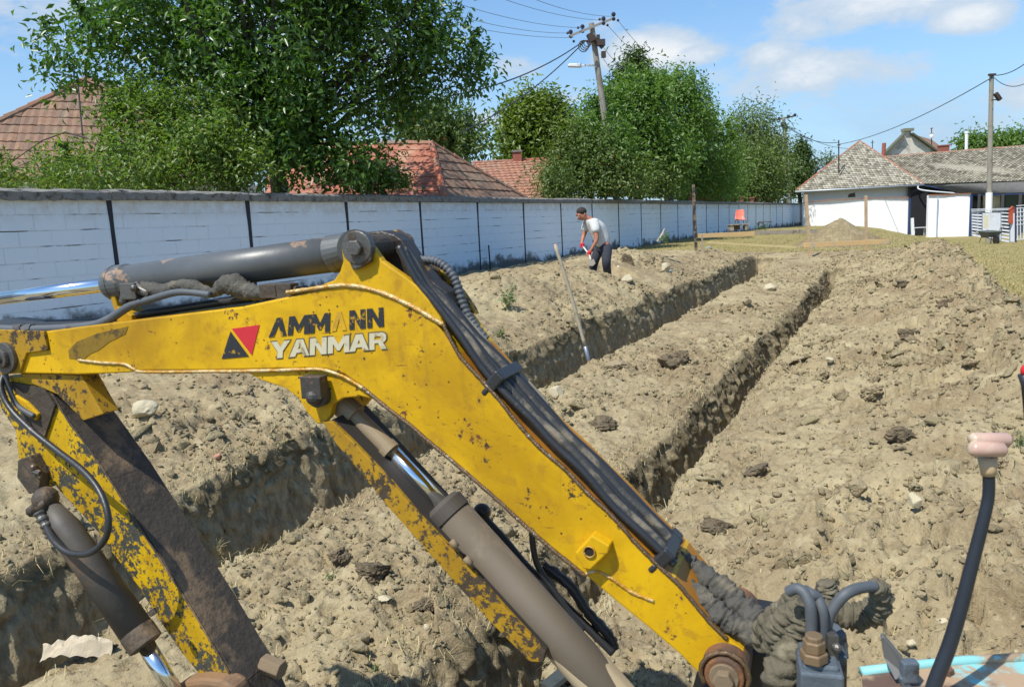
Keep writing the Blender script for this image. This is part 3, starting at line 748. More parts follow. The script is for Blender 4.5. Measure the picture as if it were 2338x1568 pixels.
# ------------------------------------------------------------------ excavator
EA = at(1650, 1530, 1.35); EB = at(10, 815, 2.05)
EDx = unit([EB[0]-EA[0], EB[1]-EA[1], 0]); EN = np.array([-EDx[1], EDx[0], 0]); EN = EN if EN[1] > 0 else -EN
def BP(px, py, off=0.): return hitplane(px, py, EA+EN*off, EN)
def BL(pts, off=0.): return [BP(x, y, off) for x, y in pts]
def RP(P, hp): return hp*float(np.dot(P-EYE, cF))/FPX
def mat_paint(name, wear=.5, dark=(.035, .03, .02), base=(.64, .385, .004), rustc=(.14, .05, .02)):
    m, nt, b = newmat(name); v = coords(nt)
    n1 = noise(nt, v, 3.2, 9, .66, .5); n2_ = noise(nt, v, 26, 8, .7, .2); n3 = noise(nt, v, 75, 5, .6)
    c = mixc(nt, ramp(nt, n1, .35, .7), base, tuple(x*f for x, f in zip(base, (.62, .58, .8))))
    c = mixc(nt, mth(nt, 'MULTIPLY', ramp(nt, n2_, .52, .64), .45), c, (.30, .15, .012))
    # rain streaks of grime
    mp = NN(nt, 'ShaderNodeMapping'); mp.inputs['Scale'].default_value = (1, 1, .12); nt.links.new(v, mp.inputs[0])
    ns = noise(nt, mp.outputs[0], 30, 6, .65)
    c = mixc(nt, mth(nt, 'MULTIPLY', ramp(nt, ns, .55, .75), .35), c, (.22, .12, .02))
    st_ = ramp(nt, noise(nt, v, 1.7, 7, .62, .6), .50, .68); c = mixc(nt, mth(nt, 'MULTIPLY', st_, .55), c, (.26, .13, .008))
    mq = NN(nt, 'ShaderNodeMapping'); mq.inputs['Scale'].default_value = (2, 2, 26); mq.inputs['Rotation'].default_value = (.5, .7, 0); nt.links.new(v, mq.inputs[0])
    scr = mth(nt, 'MULTIPLY', ramp(nt, noise(nt, mq.outputs[0], 5, 5, .6, .4), .665, .69), ramp(nt, noise(nt, v, 6, 3), .5, .6))
    c = mixc(nt, mth(nt, 'MULTIPLY', scr, .8), c, (.12, .04, .015))
    # chips down to dark primer and rust
    t0 = .70-.20*wear
    ch = ramp(nt, mth(nt, 'ADD', mth(nt, 'MULTIPLY', noise(nt, v, 9, 10, .78, .15), .6), mth(nt, 'MULTIPLY', noise(nt, v, 62, 6, .7), .4)), t0, t0+.025)
    rust = mixc(nt, ramp(nt, n3, .45, .55), dark, rustc)
    c = mixc(nt, ch, c, rust)
    vo = NN(nt, 'ShaderNodeTexVoronoi'); vo.inputs['Scale'].default_value = 42; nt.links.new(v, vo.inputs['Vector'])
    sp = mth(nt, 'MULTIPLY', mth(nt, 'LESS_THAN', vo.outputs['Distance'], .11), mth(nt, 'GREATER_THAN', noise(nt, v, 7, 3), .52))
    c = mixc(nt, mth(nt, 'MULTIPLY', sp, .85), c, (.05, .02, .01))
    nt.links.new(c, b.inputs['Base Color'])
    rg = mth(nt, 'ADD', .38, mth(nt, 'MULTIPLY', n2_, .3)); nt.links.new(mth(nt, 'ADD', rg, mth(nt, 'MULTIPLY', ch, .3)), b.inputs['Roughness'])
    b.inputs['Specular IOR Level'].default_value = .32
    bump(nt, b, mth(nt, 'SUBTRACT', mth(nt, 'MULTIPLY', n2_, .25), ch), .35, .003)
    return m
M_YEL = mat_paint('worn_yellow_paint', .62)
M_YEL2 = mat_paint('chipped_yellow_paint', 1.0, (.05, .055, .05), (.60, .38, .005), (.045, .045, .035))
M_YEL3 = mat_paint('grimy_yellow_paint', .95, (.05, .035, .02), (.38, .22, .012), (.06, .045, .03))
M_ARMD = simple('muddy_dark_steel', (.052, .040, .028), .7, 0, .4, 12, .9, .006, (.17, .115, .065), (.50, .64))
M_MUDY = simple('dried_mud_on_steel', (.19, .14, .085), .9, 0, .3, 8, .6, .004, (.07, .05, .035), (.55, .7))
M_BEAD = simple('worn_weld_bead', (.52, .40, .20), .34, .35, .45, 60, .9, .003, (.42, .22, .03), (.42, .58))
M_BEADD = simple('dark_weld_bead', (.14, .09, .05), .35, .45, .5, 70, .9, .003, (.45, .40, .33), (.60, .66))
M_CYL = simple('grey_cylinder_paint', (.085, .09, .09), .42, .05, .3, 9, .3, .002, (.30, .20, .13), (.60, .63))
M_CYLM = simple('dusty_cylinder', (.10, .08, .055), .72, 0, .25, 4, .4, .003, (.30, .235, .145), (.50, .72))
M_CHR, nt_, b_ = newmat('chrome_rod'); b_.inputs['Base Color'].default_value = (.75, .8, .85, 1); b_.inputs['Metallic'].default_value = 1; b_.inputs['Roughness'].default_value = .13
M_RUB = simple('black_rubber', (.022, .023, .025), .42, 0, .3, 30, .4, .002, (.16, .14, .11), (.62, .72))
M_RUBG = simple('dusty_rubber', (.075, .085, .095), .6, 0, .25, 20, .4, .002, (.22, .19, .14), (.6, .75))
M_RUBD = simple('dusty_black_rubber', (.04, .039, .035), .6, 0, .5, 26, .7, .003, (.17, .145, .10), (.46, .60))
M_STEEL = simple('dirty_steel', (.13, .125, .115), .45, .6, .35, 25, .5, .003, (.09, .06, .04), (.5, .6))
M_RUST = simple('rusty_steel', (.19, .085, .035), .8, .1, .5, 16, .9, .004, (.10, .06, .04), (.45, .6))
M_SLV = simple('olive_fabric_sleeve', (.115, .10, .065), .9, 0, .35, 22, 1, .006, (.20, .175, .115), (.5, .65))
M_SLVG = simple('grey_fabric_sleeve', (.07, .066, .055), .85, 0, .4, 26, 1, .006, (.15, .13, .09), (.52, .66))
M_ORG = mat_paint('orange_stained_paint', .5, (.06, .03, .015), (.42, .17, .008))
ex = thing('excavator', (.2, 1.0, .1), 'worn yellow mini excavator, its boom and bucket arm crossing the near foreground', 'excavator')
W_ = .185
lower = [(45.7, 852), (175.7, 855), (291.7, 851), (330, 846), (492, 845), (620, 842), (703, 841), (745, 842.5), (785, 854), (829, 884), (888, 933), (941, 972), (977, 1003.5), (1022, 1041), (1054, 1069), (1126, 1131), (1212, 1209.5), (1262, 1252), (1338, 1314), (1414, 1378), (1485, 1436), (1552, 1493), (1595, 1537), (1625, 1575), (1690, 1590)]
upper = [(1712, 1520), (1697, 1484), (1654, 1452), (1614, 1411), (1540, 1322), (1514, 1300), (1460, 1247), (1396, 1177), (1342, 1127), (1291, 1073), (1223, 1010), (1187, 973), (1135, 908), (1096, 866), (1047, 810), (1018, 768), (990, 729), (941, 698), (871, 668), (830, 656), (785, 652), (703, 668), (548, 701), (302, 731), (246, 738), (150, 750), (100, 757), (35, 771)]
mb = MB(); mb.prism(BL(lower+upper), EN*W_); boom = mb.build('boom', M_YEL, ex, bevel=.004)
# orange top flange lying on the box, seen edge-on along the slope
topl = [(990, 729), (1018, 768), (1047, 810), (1096, 866), (1135, 908), (1187, 973), (1223, 1010), (1291, 1073), (1342, 1127), (1396, 1177), (1460, 1247), (1514, 1300), (1540, 1322), (1614, 1411), (1654, 1452), (1690, 1482)]
mb = MB(); a = np.array(BL(topl, .006)); up_ = []
for i in range(len(a)):
    t_ = unit(a[min(i+1, len(a)-1)]-a[max(i-1, 0)]); up_.append(unit(np.cross(EN, t_))*(1 if np.cross(EN, t_)[2] > 0 else -1))
up_ = np.array(up_)
for i in range(len(a)-1):
    q = [a[i]+up_[i]*.0005, a[i+1]+up_[i+1]*.0005, a[i+1]+up_[i+1]*.003, a[i]+up_[i]*.003]
    mb.prism(q, EN*(W_-.012))
mb.build('top_flange', M_ORG, ex)
# weld beads
def bead(pts, r, mt, off=0.): 
    mb = MB(); mb.tube(BL(pts, off), r, 8, smooth=9, nz=.22); return mb.build('weld_bead', mt, ex, smooth=True)
bead([(655, 668), (703, 661), (745, 655), (801, 652), (871, 668), (941, 700), (991, 729), (1012, 741)], .0050, M_BEAD)
bead([(1012, 741), (1047, 808), (1096, 864), (1135, 907), (1187, 972), (1237, 1026), (1291, 1072), (1342, 1126), (1396, 1176), (1460, 1248), (1514, 1301), (1553, 1338), (1614, 1412), (1660, 1458)], .0042, M_BEADD)
bead([(180, 822), (230, 828), (282, 831), (305, 842), (330, 849), (492, 848), (620, 846), (703, 843), (740, 845), (785, 860), (829, 886)], .0042, M_BEAD)
bead([(829, 886), (888, 934), (941, 974), (977, 1006), (1054, 1070), (1126, 1132), (1212, 1211), (1262, 1254), (1338, 1316)], .0045, M_BEADD)
bead([(1338, 1310), (1362, 1304), (1400, 1322), (1440, 1350), (1493, 1372)], .0035, M_BEAD)
# hump bracket carrying the arm cylinder (two plates)
hump = [(700, 664), (735, 650), (762, 640), (776, 620), (783, 597), (779, 566), (792, 538), (812, 528), (832, 540), (854, 570), (872, 596), (927, 634), (950, 652), (977, 684), (1005, 726), (1012, 742), (985, 728), (941, 701), (871, 670), (801, 655), (745, 657)]
for off in (-.0, W_-.02):
    mb = MB(); mb.prism(BL(hump, .0)if off <= 0 else [p+EN*off for p in BL(hump)], EN*.02); mb.build('cylinder_bracket', M_YEL if off <= 0 else M_YEL3, ex, bevel=.003)
mb = MB(); c = BP(813, 566, -.018); mb.tube([c, c+EN*.02], .036, 24); mb.tube([c-EN*.012, c+EN*.001], .018, 6); pn_ = mb.build('pin', M_STEEL, ex, bevel=.003); mb = MB(); mb.tube([c+EN*.02, c+EN*(W_+.02)], .026, 20); mb.build('pin_shaft', M_ARMD, pn_)
# strap plate hanging off the pin
mb = MB(); mb.prism(BL([(785, 545), (792, 533), (815, 527), (840, 545), (848, 570), (846, 598), (822, 612), (806, 618), (800, 606), (790, 580)], -.016), EN*.012); mb.build('pin_keeper', M_STEEL, ex, bevel=.003)
# dark far cheek of the bracket seen past the near one
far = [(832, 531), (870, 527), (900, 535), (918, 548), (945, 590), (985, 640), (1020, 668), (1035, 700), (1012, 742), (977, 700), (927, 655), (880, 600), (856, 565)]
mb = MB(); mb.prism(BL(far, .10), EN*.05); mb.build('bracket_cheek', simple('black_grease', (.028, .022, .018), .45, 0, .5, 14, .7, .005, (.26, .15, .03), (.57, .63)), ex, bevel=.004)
# lower bracket
lowb = [(555, 848), (597, 869), (650, 887), (680, 910), (697, 940), (722, 968), (738, 968), (752, 950), (757, 925), (780, 910), (822, 905), (860, 915), (905, 945), (850, 900), (800, 862), (750, 843), (650, 843)]
for off in (.003, W_-.022):
    mb = MB(); mb.prism([p+EN*off for p in BL(lowb)], EN*.02); mb.build('lower_bracket', M_YEL, ex, bevel=.003)
mb = MB(); c = BP(720, 905, -.02); mb.tube([c, c+EN*(W_+.04)], .026, 18); mb.box(c+np.array([0, 0, .022]), (.052, .03, .05), (EDx, EN, (0, 0, 1))); mb.ball(c-EN*.004, (.019, .019, .019)); mb.build('pin', simple('greasy_steel', (.06, .055, .05), .5, .3, .5, 20, .6, .004, (.35, .13, .07), (.6, .66)), ex, bevel=.002)
# lug with a threaded hole
mb = MB(); lug = BL([(1313, 1262), (1351, 1222), (1392, 1246), (1388, 1262), (1348, 1301), (1330, 1298)], -.028); mb.prism(lug, EN*.03); lo_ = mb.build('hose_lug', M_YEL, ex, bevel=.003)
mb = MB(); c = BP(1346, 1259, -.0295); mb.tube([c, c+EN*.004], .010, 16); c2 = c-EN*.001; mb.build('lug_hole', simple('dark_hole', (.012, .008, .006), .8), lo_); 
mb = MB(); ring = [c+EN*-.0012+EDx*math.cos(t)*.011+np.array([0, 0, 1])*math.sin(t)*.011 for t in np.linspace(0, 2*math.pi, 20)]; mb.tube(ring, .0018, 6, cap=False); mb.build('lug_rim', M_BEAD, lo_, smooth=True)
# left end: nose boss, pin and grimy collar
mb = MB(); mb.prism(BL([(-60, 775), (-20, 752), (100, 756), (108, 800), (60, 806), (44, 852), (-60, 858)], -.008), EN*.008); mb.build('nose_plate', M_YEL3, ex, bevel=.002)
mb = MB(); c = BP(6, 818, -.02); mb.tube([c, c+EN*(W_+.04)], .042, 24); mb.tube([c-EN*.012, c], .026, 18); mb.tube([c-EN*.018, c-EN*.01], .014, 6); mb.build('pin', M_STEEL, ex, bevel=.002)
mb = MB(); mb.prism(BL([(-40, 735), (30, 745), (35, 768), (-40, 790)], .02), EN*.12); mb.build('hose_manifold', M_RUB, ex, bevel=.004)
# arm cylinder on top
def cyl(p, q, r, k=24):
    mb = MB(); mb.tube([p, q], r, k); return mb
oc = .085
P0 = BP(262, 648, oc); P1 = BP(785, 577, oc); d_ = unit(P1-P0); rr = RP(P0, 38.5)
mb = MB(); mb.tube([P0+d_*.05, P1-d_*.01], [rr*.98, RP(P1, 41)], 32); ac = mb.build('arm_cylinder', M_CYL, ex, smooth=True, bevel=0)
mb = MB(); mb.tube([P0-d_*.012, P0+d_*.004, P0+d_*.05, P0+d_*.055], [rr*.9, rr*1.07, rr*1.07, rr*.98], 28); mb.tube([P0+d_*.012, P0+d_*.018], rr*1.1, 28); mb.build('gland', M_CYL, ac)
a = BP(-60, 689, oc); mb = MB(); mb.tube([a, P0], RP(P0, 16), 28); mb.build('piston_rod', M_CHR, ac, smooth=True)
mb = MB(); mb.tube([BP(812, 566, oc-.04), BP(812, 566, oc+.04)], .040, 24); mb.tube([P1-d_*.03, BP(812, 566, oc)], [rr*1.0, .035], 24); mb.build('end_eye', M_CYL, ac)
mb = MB(); mb.prism(BL([(246, 664), (258, 662), (268, 700), (300, 720), (302, 734), (268, 736), (262, 715)], .05), EN*.06); mb.build('rod_stop', M_YEL, ex, bevel=.003)
mb = MB(); mb.tube(BL([(285, 650), (287, 672), (282, 690)], .03), .012, 8); mb.tube(BL([(310, 652), (322, 662), (345, 672)], .02), [.015, .013, .011], 10); mb.box(BP(302, 664, .02), (.05, .03, .04), (EDx, EN, (0, 0, 1))); mb.ball(BP(306, 658, .0), .009, 10, 6); mb.build('port_fitting', M_STEEL, ac, bevel=.002)
# fabric wrap on the feed hose and the hoses themselves
mb = MB(); mb.tube(BL([(318, 655), (345, 662), (375, 664), (405, 652), (440, 654), (468, 664), (490, 668), (512, 652), (535, 650), (560, 664), (592, 670), (612, 672)], .03), [.014, .019, .017, .013, .016, .013, .010, .020, .026, .021, .017, .011], 16, smooth=6, nz=.2); mb.build('hose_wrap', M_SLVG, ex, smooth=True)
mb = MB(); mb.tube(BL([(608, 671), (640, 668), (680, 662)], .03), .010, 10); mb.box(BP(622, 664, .03), (.05, .03, .032), (EDx, EN, (0, 0, 1))); mb.box(BP(655, 665, .03), (.045, .03, .036), (EDx, EN, (0, 0, 1))); mb.build('hose_clamp', M_ARMD, ex, bevel=.002)
def hose(pts, offs, r, mt=M_RUB, nm='hose', sm=8, nz=0, par=None, seg=10):
    if isinstance(offs, (int, float)): offs = [offs]*len(pts)
    mb = MB(); mb.tube([BP(x, y, o) for (x, y), o in zip(pts, offs)], r, seg, smooth=sm, nz=nz); return mb.build(nm, mt, par or ex, smooth=True)
hose([(480, 673), (440, 668), (400, 668), (345, 683), (300, 697), (250, 728), (215, 742), (160, 748), (100, 751), (30, 752), (-40, 748)], .015, [.008, .008, .009, .009, .010, .011, .0115, .011, .011, .012, .012], M_RUBG, 'feed_pipe')
hose([(700, 664), (640, 672), (560, 683), (480, 694), (390, 708), (300, 722), (230, 738), (120, 742), (20, 744)], .07, .0095, M_RUB)
hose([(700, 660), (620, 672), (540, 682), (430, 700), (310, 716), (215, 733), (100, 737), (-30, 738)], .13, .0095, M_RUB)
mb = MB()
for x in (38, 60, 160): mb = MB(); mb.tube(BL([(x, 751), (x+16, 750.5)], .015), .0145, 6); mb.build('hose_nut', M_STEEL, ex)
# long hose bundle on the back of the boom
H0 = [(905, 560), (948, 640), (976, 675), (1005, 718), (1050, 780), (1098, 845), (1150, 903), (1210, 962), (1262, 1014), (1330, 1084), (1400, 1162), (1470, 1234), (1540, 1296)]
H1 = [(940, 585), (978, 642), (1010, 672), (1045, 706), (1100, 762), (1150, 812), (1205, 866), (1262, 932), (1310, 985), (1370, 1040), (1432, 1100), (1500, 1168), (1560, 1226)]
for k in range(5):
    f = [.12, .29, .45, .62, .80][k]; wob = [random.uniform(-4, 4) for _ in H0]
    pts = [((1-f)*a[0]+f*b[0]+wq, (1-f)*a[1]+f*b[1]-wq*.6) for a, b, wq in zip(H0, H1, wob)]
    hose(pts, .010+.075*k/4, [.008, .0092, .0075, .0095, .009][k], M_RUBD if k % 2 else M_RUB)
hose([(1-0+x, y) for (x, y) in [(1030, 700), (1075, 745), (1130, 808), (1190, 862), (1250, 928)]], .12, .008, simple('tan_dusty_pipe', (.22, .19, .13), .7, 0, .3, 20), 'pipe')
mb = MB()
for (x, y, q) in ((1152, 858, 1), (1526, 1250, 1)):
    c = BP(x, y, .055); t_ = unit(BP(x+30, y+30, .10)-BP(x-30, y-30, .10)); nn = unit(np.cross(EN, t_)); mb = MB(); mb.box(c, (.026, .115, .040), (t_, EN, nn)); mb.tube([c-EN*.05+nn*.02, c-EN*.05+nn*.04], .009, 6); mb.build('bundle_clamp', M_RUB, ex, bevel=.006)
# corrugated hose springing off the elbow
pts = [(930, 592), (960, 593), (990, 595), (1012, 606), (1033, 628), (1046, 656), (1056, 690), (1070, 722), (1088, 748), (1110, 775)]
Pc, rc = catmull(np.array([BP(x, y, .14) for x, y in pts]), np.full(len(pts), .0095), 12)
rc = rc*(1+.14*np.sin(np.arange(len(rc))*1.6)); mb = MB(); mb.tube(Pc, rc, 12); mb.build('corrugated_hose', M_RUBG, ex, smooth=True)
# boom cylinder, guard
ob = .06
Q0 = BP(1008, 1152, ob); Q1 = BP(1420, 1612, ob); dq = unit(Q1-Q0); rb = RP(Q0, 49)
mb = MB(); mb.tube([Q0+dq*.03, Q0+dq*.9], [rb*.97, rb*.97], 32); bc = mb.build('boom_cylinder', M_CYLM, ex, smooth=True)
mb = MB(); mb.tube([Q0-dq*.004, Q0+dq*.006, Q0+dq*.034, Q0+dq*.036], [rb*.8, rb*1.04, rb*1.04, rb*.97], 30); mb.build('gland', simple('dark_gland', (.06, .05, .04), .7), bc)
mb = MB(); mb.tube([BP(880, 1014, ob), Q0], rb*.36, 24); mb.build('piston_rod', M_CHR, bc, smooth=True)
mb = MB(); mb.tube([BP(800, 938, ob), BP(890, 1026, ob)], rb*.42, 20); mb.tube([BP(812, 950, ob), BP(760, 905, ob)], rb*.6, 18); mb.tube([BP(880, 1018, ob), BP(893, 1031, ob)], rb*.5, 20); mb.build('rod_end', simple('tan_rod_end', (.26, .2, .12), .6, 0, .3, 12, .3, .002, (.05, .04, .03), (.6, .7)), bc, smooth=False)
mb = MB(); mb.prism(BL([(735, 962), (757, 962), (802, 1005), (893, 1100), (964, 1184), (1068, 1292), (1160, 1396), (1245, 1488), (1240, 1512), (1209, 1510), (1120, 1420), (1043, 1335), (960, 1240), (885, 1156), (820, 1075), (766, 1012)], -.012), EN*.012); mb.build('cylinder_guard', M_YEL3, ex, bevel=.002)
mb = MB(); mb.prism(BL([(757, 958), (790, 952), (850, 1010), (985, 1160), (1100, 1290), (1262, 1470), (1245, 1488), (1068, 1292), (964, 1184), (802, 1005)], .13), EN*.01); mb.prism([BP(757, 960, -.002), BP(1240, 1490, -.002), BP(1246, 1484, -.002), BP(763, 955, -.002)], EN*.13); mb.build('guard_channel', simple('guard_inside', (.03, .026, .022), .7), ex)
for (x, y) in ((1030, 1233), (1062, 1272)):
    mb = MB(); mb.tube(BL([(x, y), (x+14, y+16)], -.016), .007, 8); mb.build('bolt', M_MUDY, ex, smooth=True)
hose([(1098, 1165), (1112, 1190), (1150, 1230), (1200, 1290), (1262, 1352), (1330, 1420), (1400, 1490)], .16, [.016, .011, .010, .010, .010, .010, .010], M_RUB)
mb = MB(); mb.ball(BP(1100, 1168, .16), (.022, .02, .02), 12, 8); mb.build('hose_elbow', M_RUB, ex, smooth=True)
hose([(1215, 1215), (1217, 1245), (1224, 1280), (1238, 1310), (1262, 1345), (1290, 1385), (1330, 1440)], .13, .0075, M_RUB)
hose([(1240, 1290), (1300, 1335), (1345, 1400), (1390, 1450), (1402, 1480)], .17, .012, M_RUB, 'hose', 8, .25)
V_ = []; F_ = []; ax1 = unit(np.cross(dq, (0, 0, 1))); ax2 = np.cross(ax1, dq); m_ = 48; q0 = BP(1345, 1522, ob); q0 = Q0+dq*float(np.dot(q0-Q0, dq))
for k in range(m_):
    a_ = 2*math.pi*k/m_; o_ = ax1*math.cos(a_)+ax2*math.sin(a_); st = -.05+.10*math.sin(a_*1.0+.6)+.025*math.sin(3*a_)+.012*math.sin(8*a_+1)+random.uniform(-.003, .003)
    V_ += [q0+dq*st+o_*rb*.972, q0+dq*(st+.006)+o_*rb*.992, q0+dq*.6+o_*rb*.992]
for k in range(m_):
    k2 = (k+1) % m_; F_ += [(k*3, k2*3, k2*3+1, k*3+1), (k*3+1, k2*3+1, k2*3+2, k*3+2)]
link_mesh('dried_mud_coat', V_, F_, simple('pale_dried_mud', (.33, .265, .165), .9, 0, .2, 7, .5, .003, (.24, .20, .14), (.5, .64)), bc, smooth=True)
# bucket arm (dipper)
armL = [(0, 862), (-30, 870), (0, 930), (35, 982), (42, 1040), (38, 1090), (68, 1127), (86, 1110), (126, 1109), (162, 1148), (226, 1217), (252, 1256), (316, 1339), (360, 1411), (415, 1490), (462, 1548), (500, 1610)]
armR = [(575, 1640), (543, 1568), (510, 1515), (449, 1411), (381, 1303), (313, 1195), (252, 1098), (187, 1005), (148, 951), (108, 880), (112, 858)]
aoff = .02; WA_ = .10
mb = MB(); mb.prism(BL(armL+armR, aoff), EN*WA_); am = mb.build('bucket_arm', M_YEL2, ex, bevel=.003)
# muddy front face plate of the arm
frm = [(108, 880), (148, 951), (187, 1005), (252, 1098), (313, 1195), (381, 1303), (449, 1411), (510, 1515), (543, 1568), (575, 1640)]
mb = MB(); a = BL(frm, aoff+.002)
for i in range(len(a)-1):
    t_ = unit(a[i+1]-a[i]); nn = unit(np.cross(EN, t_)); nn = nn if nn[0] > 0 else -nn
    mb.prism([a[i]+nn*.001, a[i+1]+nn*.001, a[i+1]+nn*.011, a[i]+nn*.011], EN*(WA_+.03))
mb.build('arm_front_plate', M_ARMD, am)
bead([(112, 884), (150, 951), (188, 1004), (253, 1097), (314, 1194), (382, 1302), (450, 1410), (511, 1514), (545, 1570)], .003, M_ARMD, aoff-.001)
mb = MB(); mb.prism(BL([(45, 852), (185, 856), (212, 905), (235, 945), (190, 960), (130, 900), (60, 870)], .012), EN*.05); mb.build('arm_root_plate', M_YEL3, ex, bevel=.002)
mb = MB(); mb.prism(BL([(20, 872), (100, 885), (125, 925), (100, 1000), (88, 1010), (60, 930)], .012), EN*.008); mb.build('arm_web', M_ARMD, am)
mb = MB(); mb.prism(BL([(30, 900), (60, 918), (86, 945), (82, 960), (58, 948), (36, 930)], .004), EN*.012); mb.build('yellow_gusset', M_YEL, am, bevel=.002)
mb = MB(); c = BP(84, 935+10, .0); mb.prism(BL([(40, 1050), (68, 1040), (92, 1085), (88, 1122), (66, 1128), (38, 1090)], -.01), EN*.09); mb.tube(BL([(66, 1052), (96, 1090)], -.018), .008, 8); mb.build('link_lug', M_ARMD, am, bevel=.004)
mb = MB(); mb.tube(BL([(62, 1055), (80, 1075), (92, 1080)], -.022), [.010, .010, .007], 8); mb.ball(BP(78, 1068, -.022), .012, 10, 6); mb.build('grease_nipple', M_STEEL, am)
# bucket cylinder
oo = -.05
K0 = BP(108, 1150, oo); K1 = BP(333, 1470, oo); dk_ = unit(K1-K0); rk = RP(BP(200, 1300, oo), 37)
mb = MB(); mb.tube([K0, K0+dk_*.08, K1-dk_*.04], [rk*.55, rk*.9, rk], 28); kc = mb.build('bucket_cylinder', M_CYLM, ex, smooth=True)
kc.data.materials[0] = simple('dark_muddy_cylinder', (.07, .062, .052), .6, 0, .25, 8, .4, .003, (.14, .09, .055), (.55, .7))
mb = MB(); mb.tube([K1-dk_*.045, K1-dk_*.038, K1, K1+dk_*.004], [rk, rk*1.03, rk*1.03, rk*.8], 28); mb.build('gland', M_ARMD, kc)
mb = MB(); mb.tube([K1, BP(402, 1585, oo)], rk*.50, 24); mb.build('piston_rod', M_CHR, kc, smooth=True)
mb = MB(); mb.ball(BP(104, 1138, oo), (.032, .035, .032), 14, 10); mb.tube(BL([(84, 1158), (72, 1168)], oo-.01), .016, 8); mb.tube(BL([(104, 1148), (82, 1160)], oo-.02), .013, 10); mb.build('cylinder_eye', M_ARMD, kc, smooth=True)
mb = MB(); mb.tube(BL([(345, 1392), (352, 1402)], -.06), .010, 8); mb.build('bolt', M_ARMD, kc)
hose([(8, 858), (2, 885), (22, 930), (70, 980), (130, 1028), (190, 1075), (228, 1122), (247, 1180), (240, 1230), (205, 1262), (160, 1262), (128, 1240), (112, 1215), (100, 1190), (88, 1168)], [0, -.02, -.03, -.04, -.05, -.07, -.09, -.11, -.12, -.13, -.13, -.12, -.1, -.08, -.07], .0082, M_RUB, 'arm_hose')
Pc, rc = catmull(np.array(BL([(118, 1226), (106, 1200), (88, 1168)], -.085)), np.full(3, .012), 10); rc = rc*(1+.25*(np.arange(len(rc)) % 4 > 1)); mb = MB(); mb.tube(Pc, rc, 12); mb.build('hose_ferrule', M_STEEL, ex)
hose([(12, 850), (20, 885), (40, 925), (78, 950)], .0, .007, M_RUBG, 'arm_hose')
# bucket link and bucket rim at the foot
mb = MB(); mb.tube(BL([(600, 1512), (645, 1530)], .12), .026, 6); mb.build('link_pin', M_MUDY, ex, bevel=.003)
mb = MB(); pts = [(395, 1570), (420, 1557), (455, 1551), (500, 1556), (530, 1572), (560, 1660), (380, 1660)]; mb.prism(BL(pts, -.02), EN*.06); mb.build('bucket_link', simple('rust_brown_steel', (.20, .115, .055), .75, 0, .3, 9, .5, .004, (.1, .07, .045), (.5, .66)), ex, bevel=.012)
bk = [(560, 1700), (640, 1710), (720, 1800), (690, 1950), (520, 2010), (400, 1900), (430, 1760)]
mb = MB(); mb.prism(BL(bk, .0), EN*.2); mb.build('bucket', M_ARMD, ex, bevel=.01)
# ---- pivot, valve block, hoses and sleeves at the lower right
mb = MB(); c = BP(1655, 1536, -.03); mb.tube([c, c+EN*.27], .044, 32); mb.tube([c-EN*.014, c], .036, 28); pv = mb.build('pivot_boss', M_RUST, ex, bevel=.003)
mb = MB(); mb.tube([c-EN*.035, c-EN*.012], .019, 6); mb.tube([c-EN*.018, c-EN*.012], .027, 24); mb.build('pivot_bolt', M_MUDY, pv, bevel=.002)
mb = MB(); ring = [c-EN*.004+(EDx*math.cos(t)+np.array([0, 0, 1])*math.sin(t))*.043 for t in np.linspace(-.6, 3.6, 30)]; mb.tube(ring, .005, 8, nz=.3); mb.build('washer_rim', M_BEADD, pv, smooth=True)
mb = MB(); mb.prism(BL([(1700, 1480), (1800, 1500), (1830, 1560), (1830, 1640), (1560, 1640), (1600, 1590), (1700, 1590)], .05), EN*.22); mb.build('swing_bracket', simple('black_casting', (.014, .014, .015), .6), ex, bevel=.008)
def T3(pts, r, mt, nm, seg=12, sm=8, nz=0, par=None):
    P_ = [at(*p) for p in pts]
    if nm == 'hose_sleeve':
        seg = 28; P_, r = catmull(P_, np.array(r), 16); P_, r = catmull(P_[::1], r, 1); n_ = len(r); ph = np.cumsum(np.random.default_rng(int(pts[0][0])).uniform(.25, 1.0, n_)); r = r*(1+.16*np.abs(np.sin(ph))-.08+.05*np.sin(ph*2.7)); mb = MB(); mb.tube(P_, r, seg, nz=0)
        i0 = 0; rg_ = np.random.default_rng(5); lob = rg_.uniform(0, 6.28, 4)
        for i in range(n_):
            for k in range(seg):
                q = mb.V[i*seg+k]; a_ = 2*math.pi*k/seg; f_ = 1+.10*math.sin(2*a_+ph[i]*.7+lob[0])+.07*math.sin(3*a_-ph[i]*1.1+lob[1])+.05*math.sin(7*a_+ph[i]*2.1)
                mb.V[i*seg+k] = P_[i]+(q-P_[i])*f_
        return mb.build(nm, mt, par or ex, smooth=True)
    mb = MB(); mb.tube(P_, r, seg, smooth=sm, nz=nz); return mb.build(nm, mt, par or ex, smooth=True)
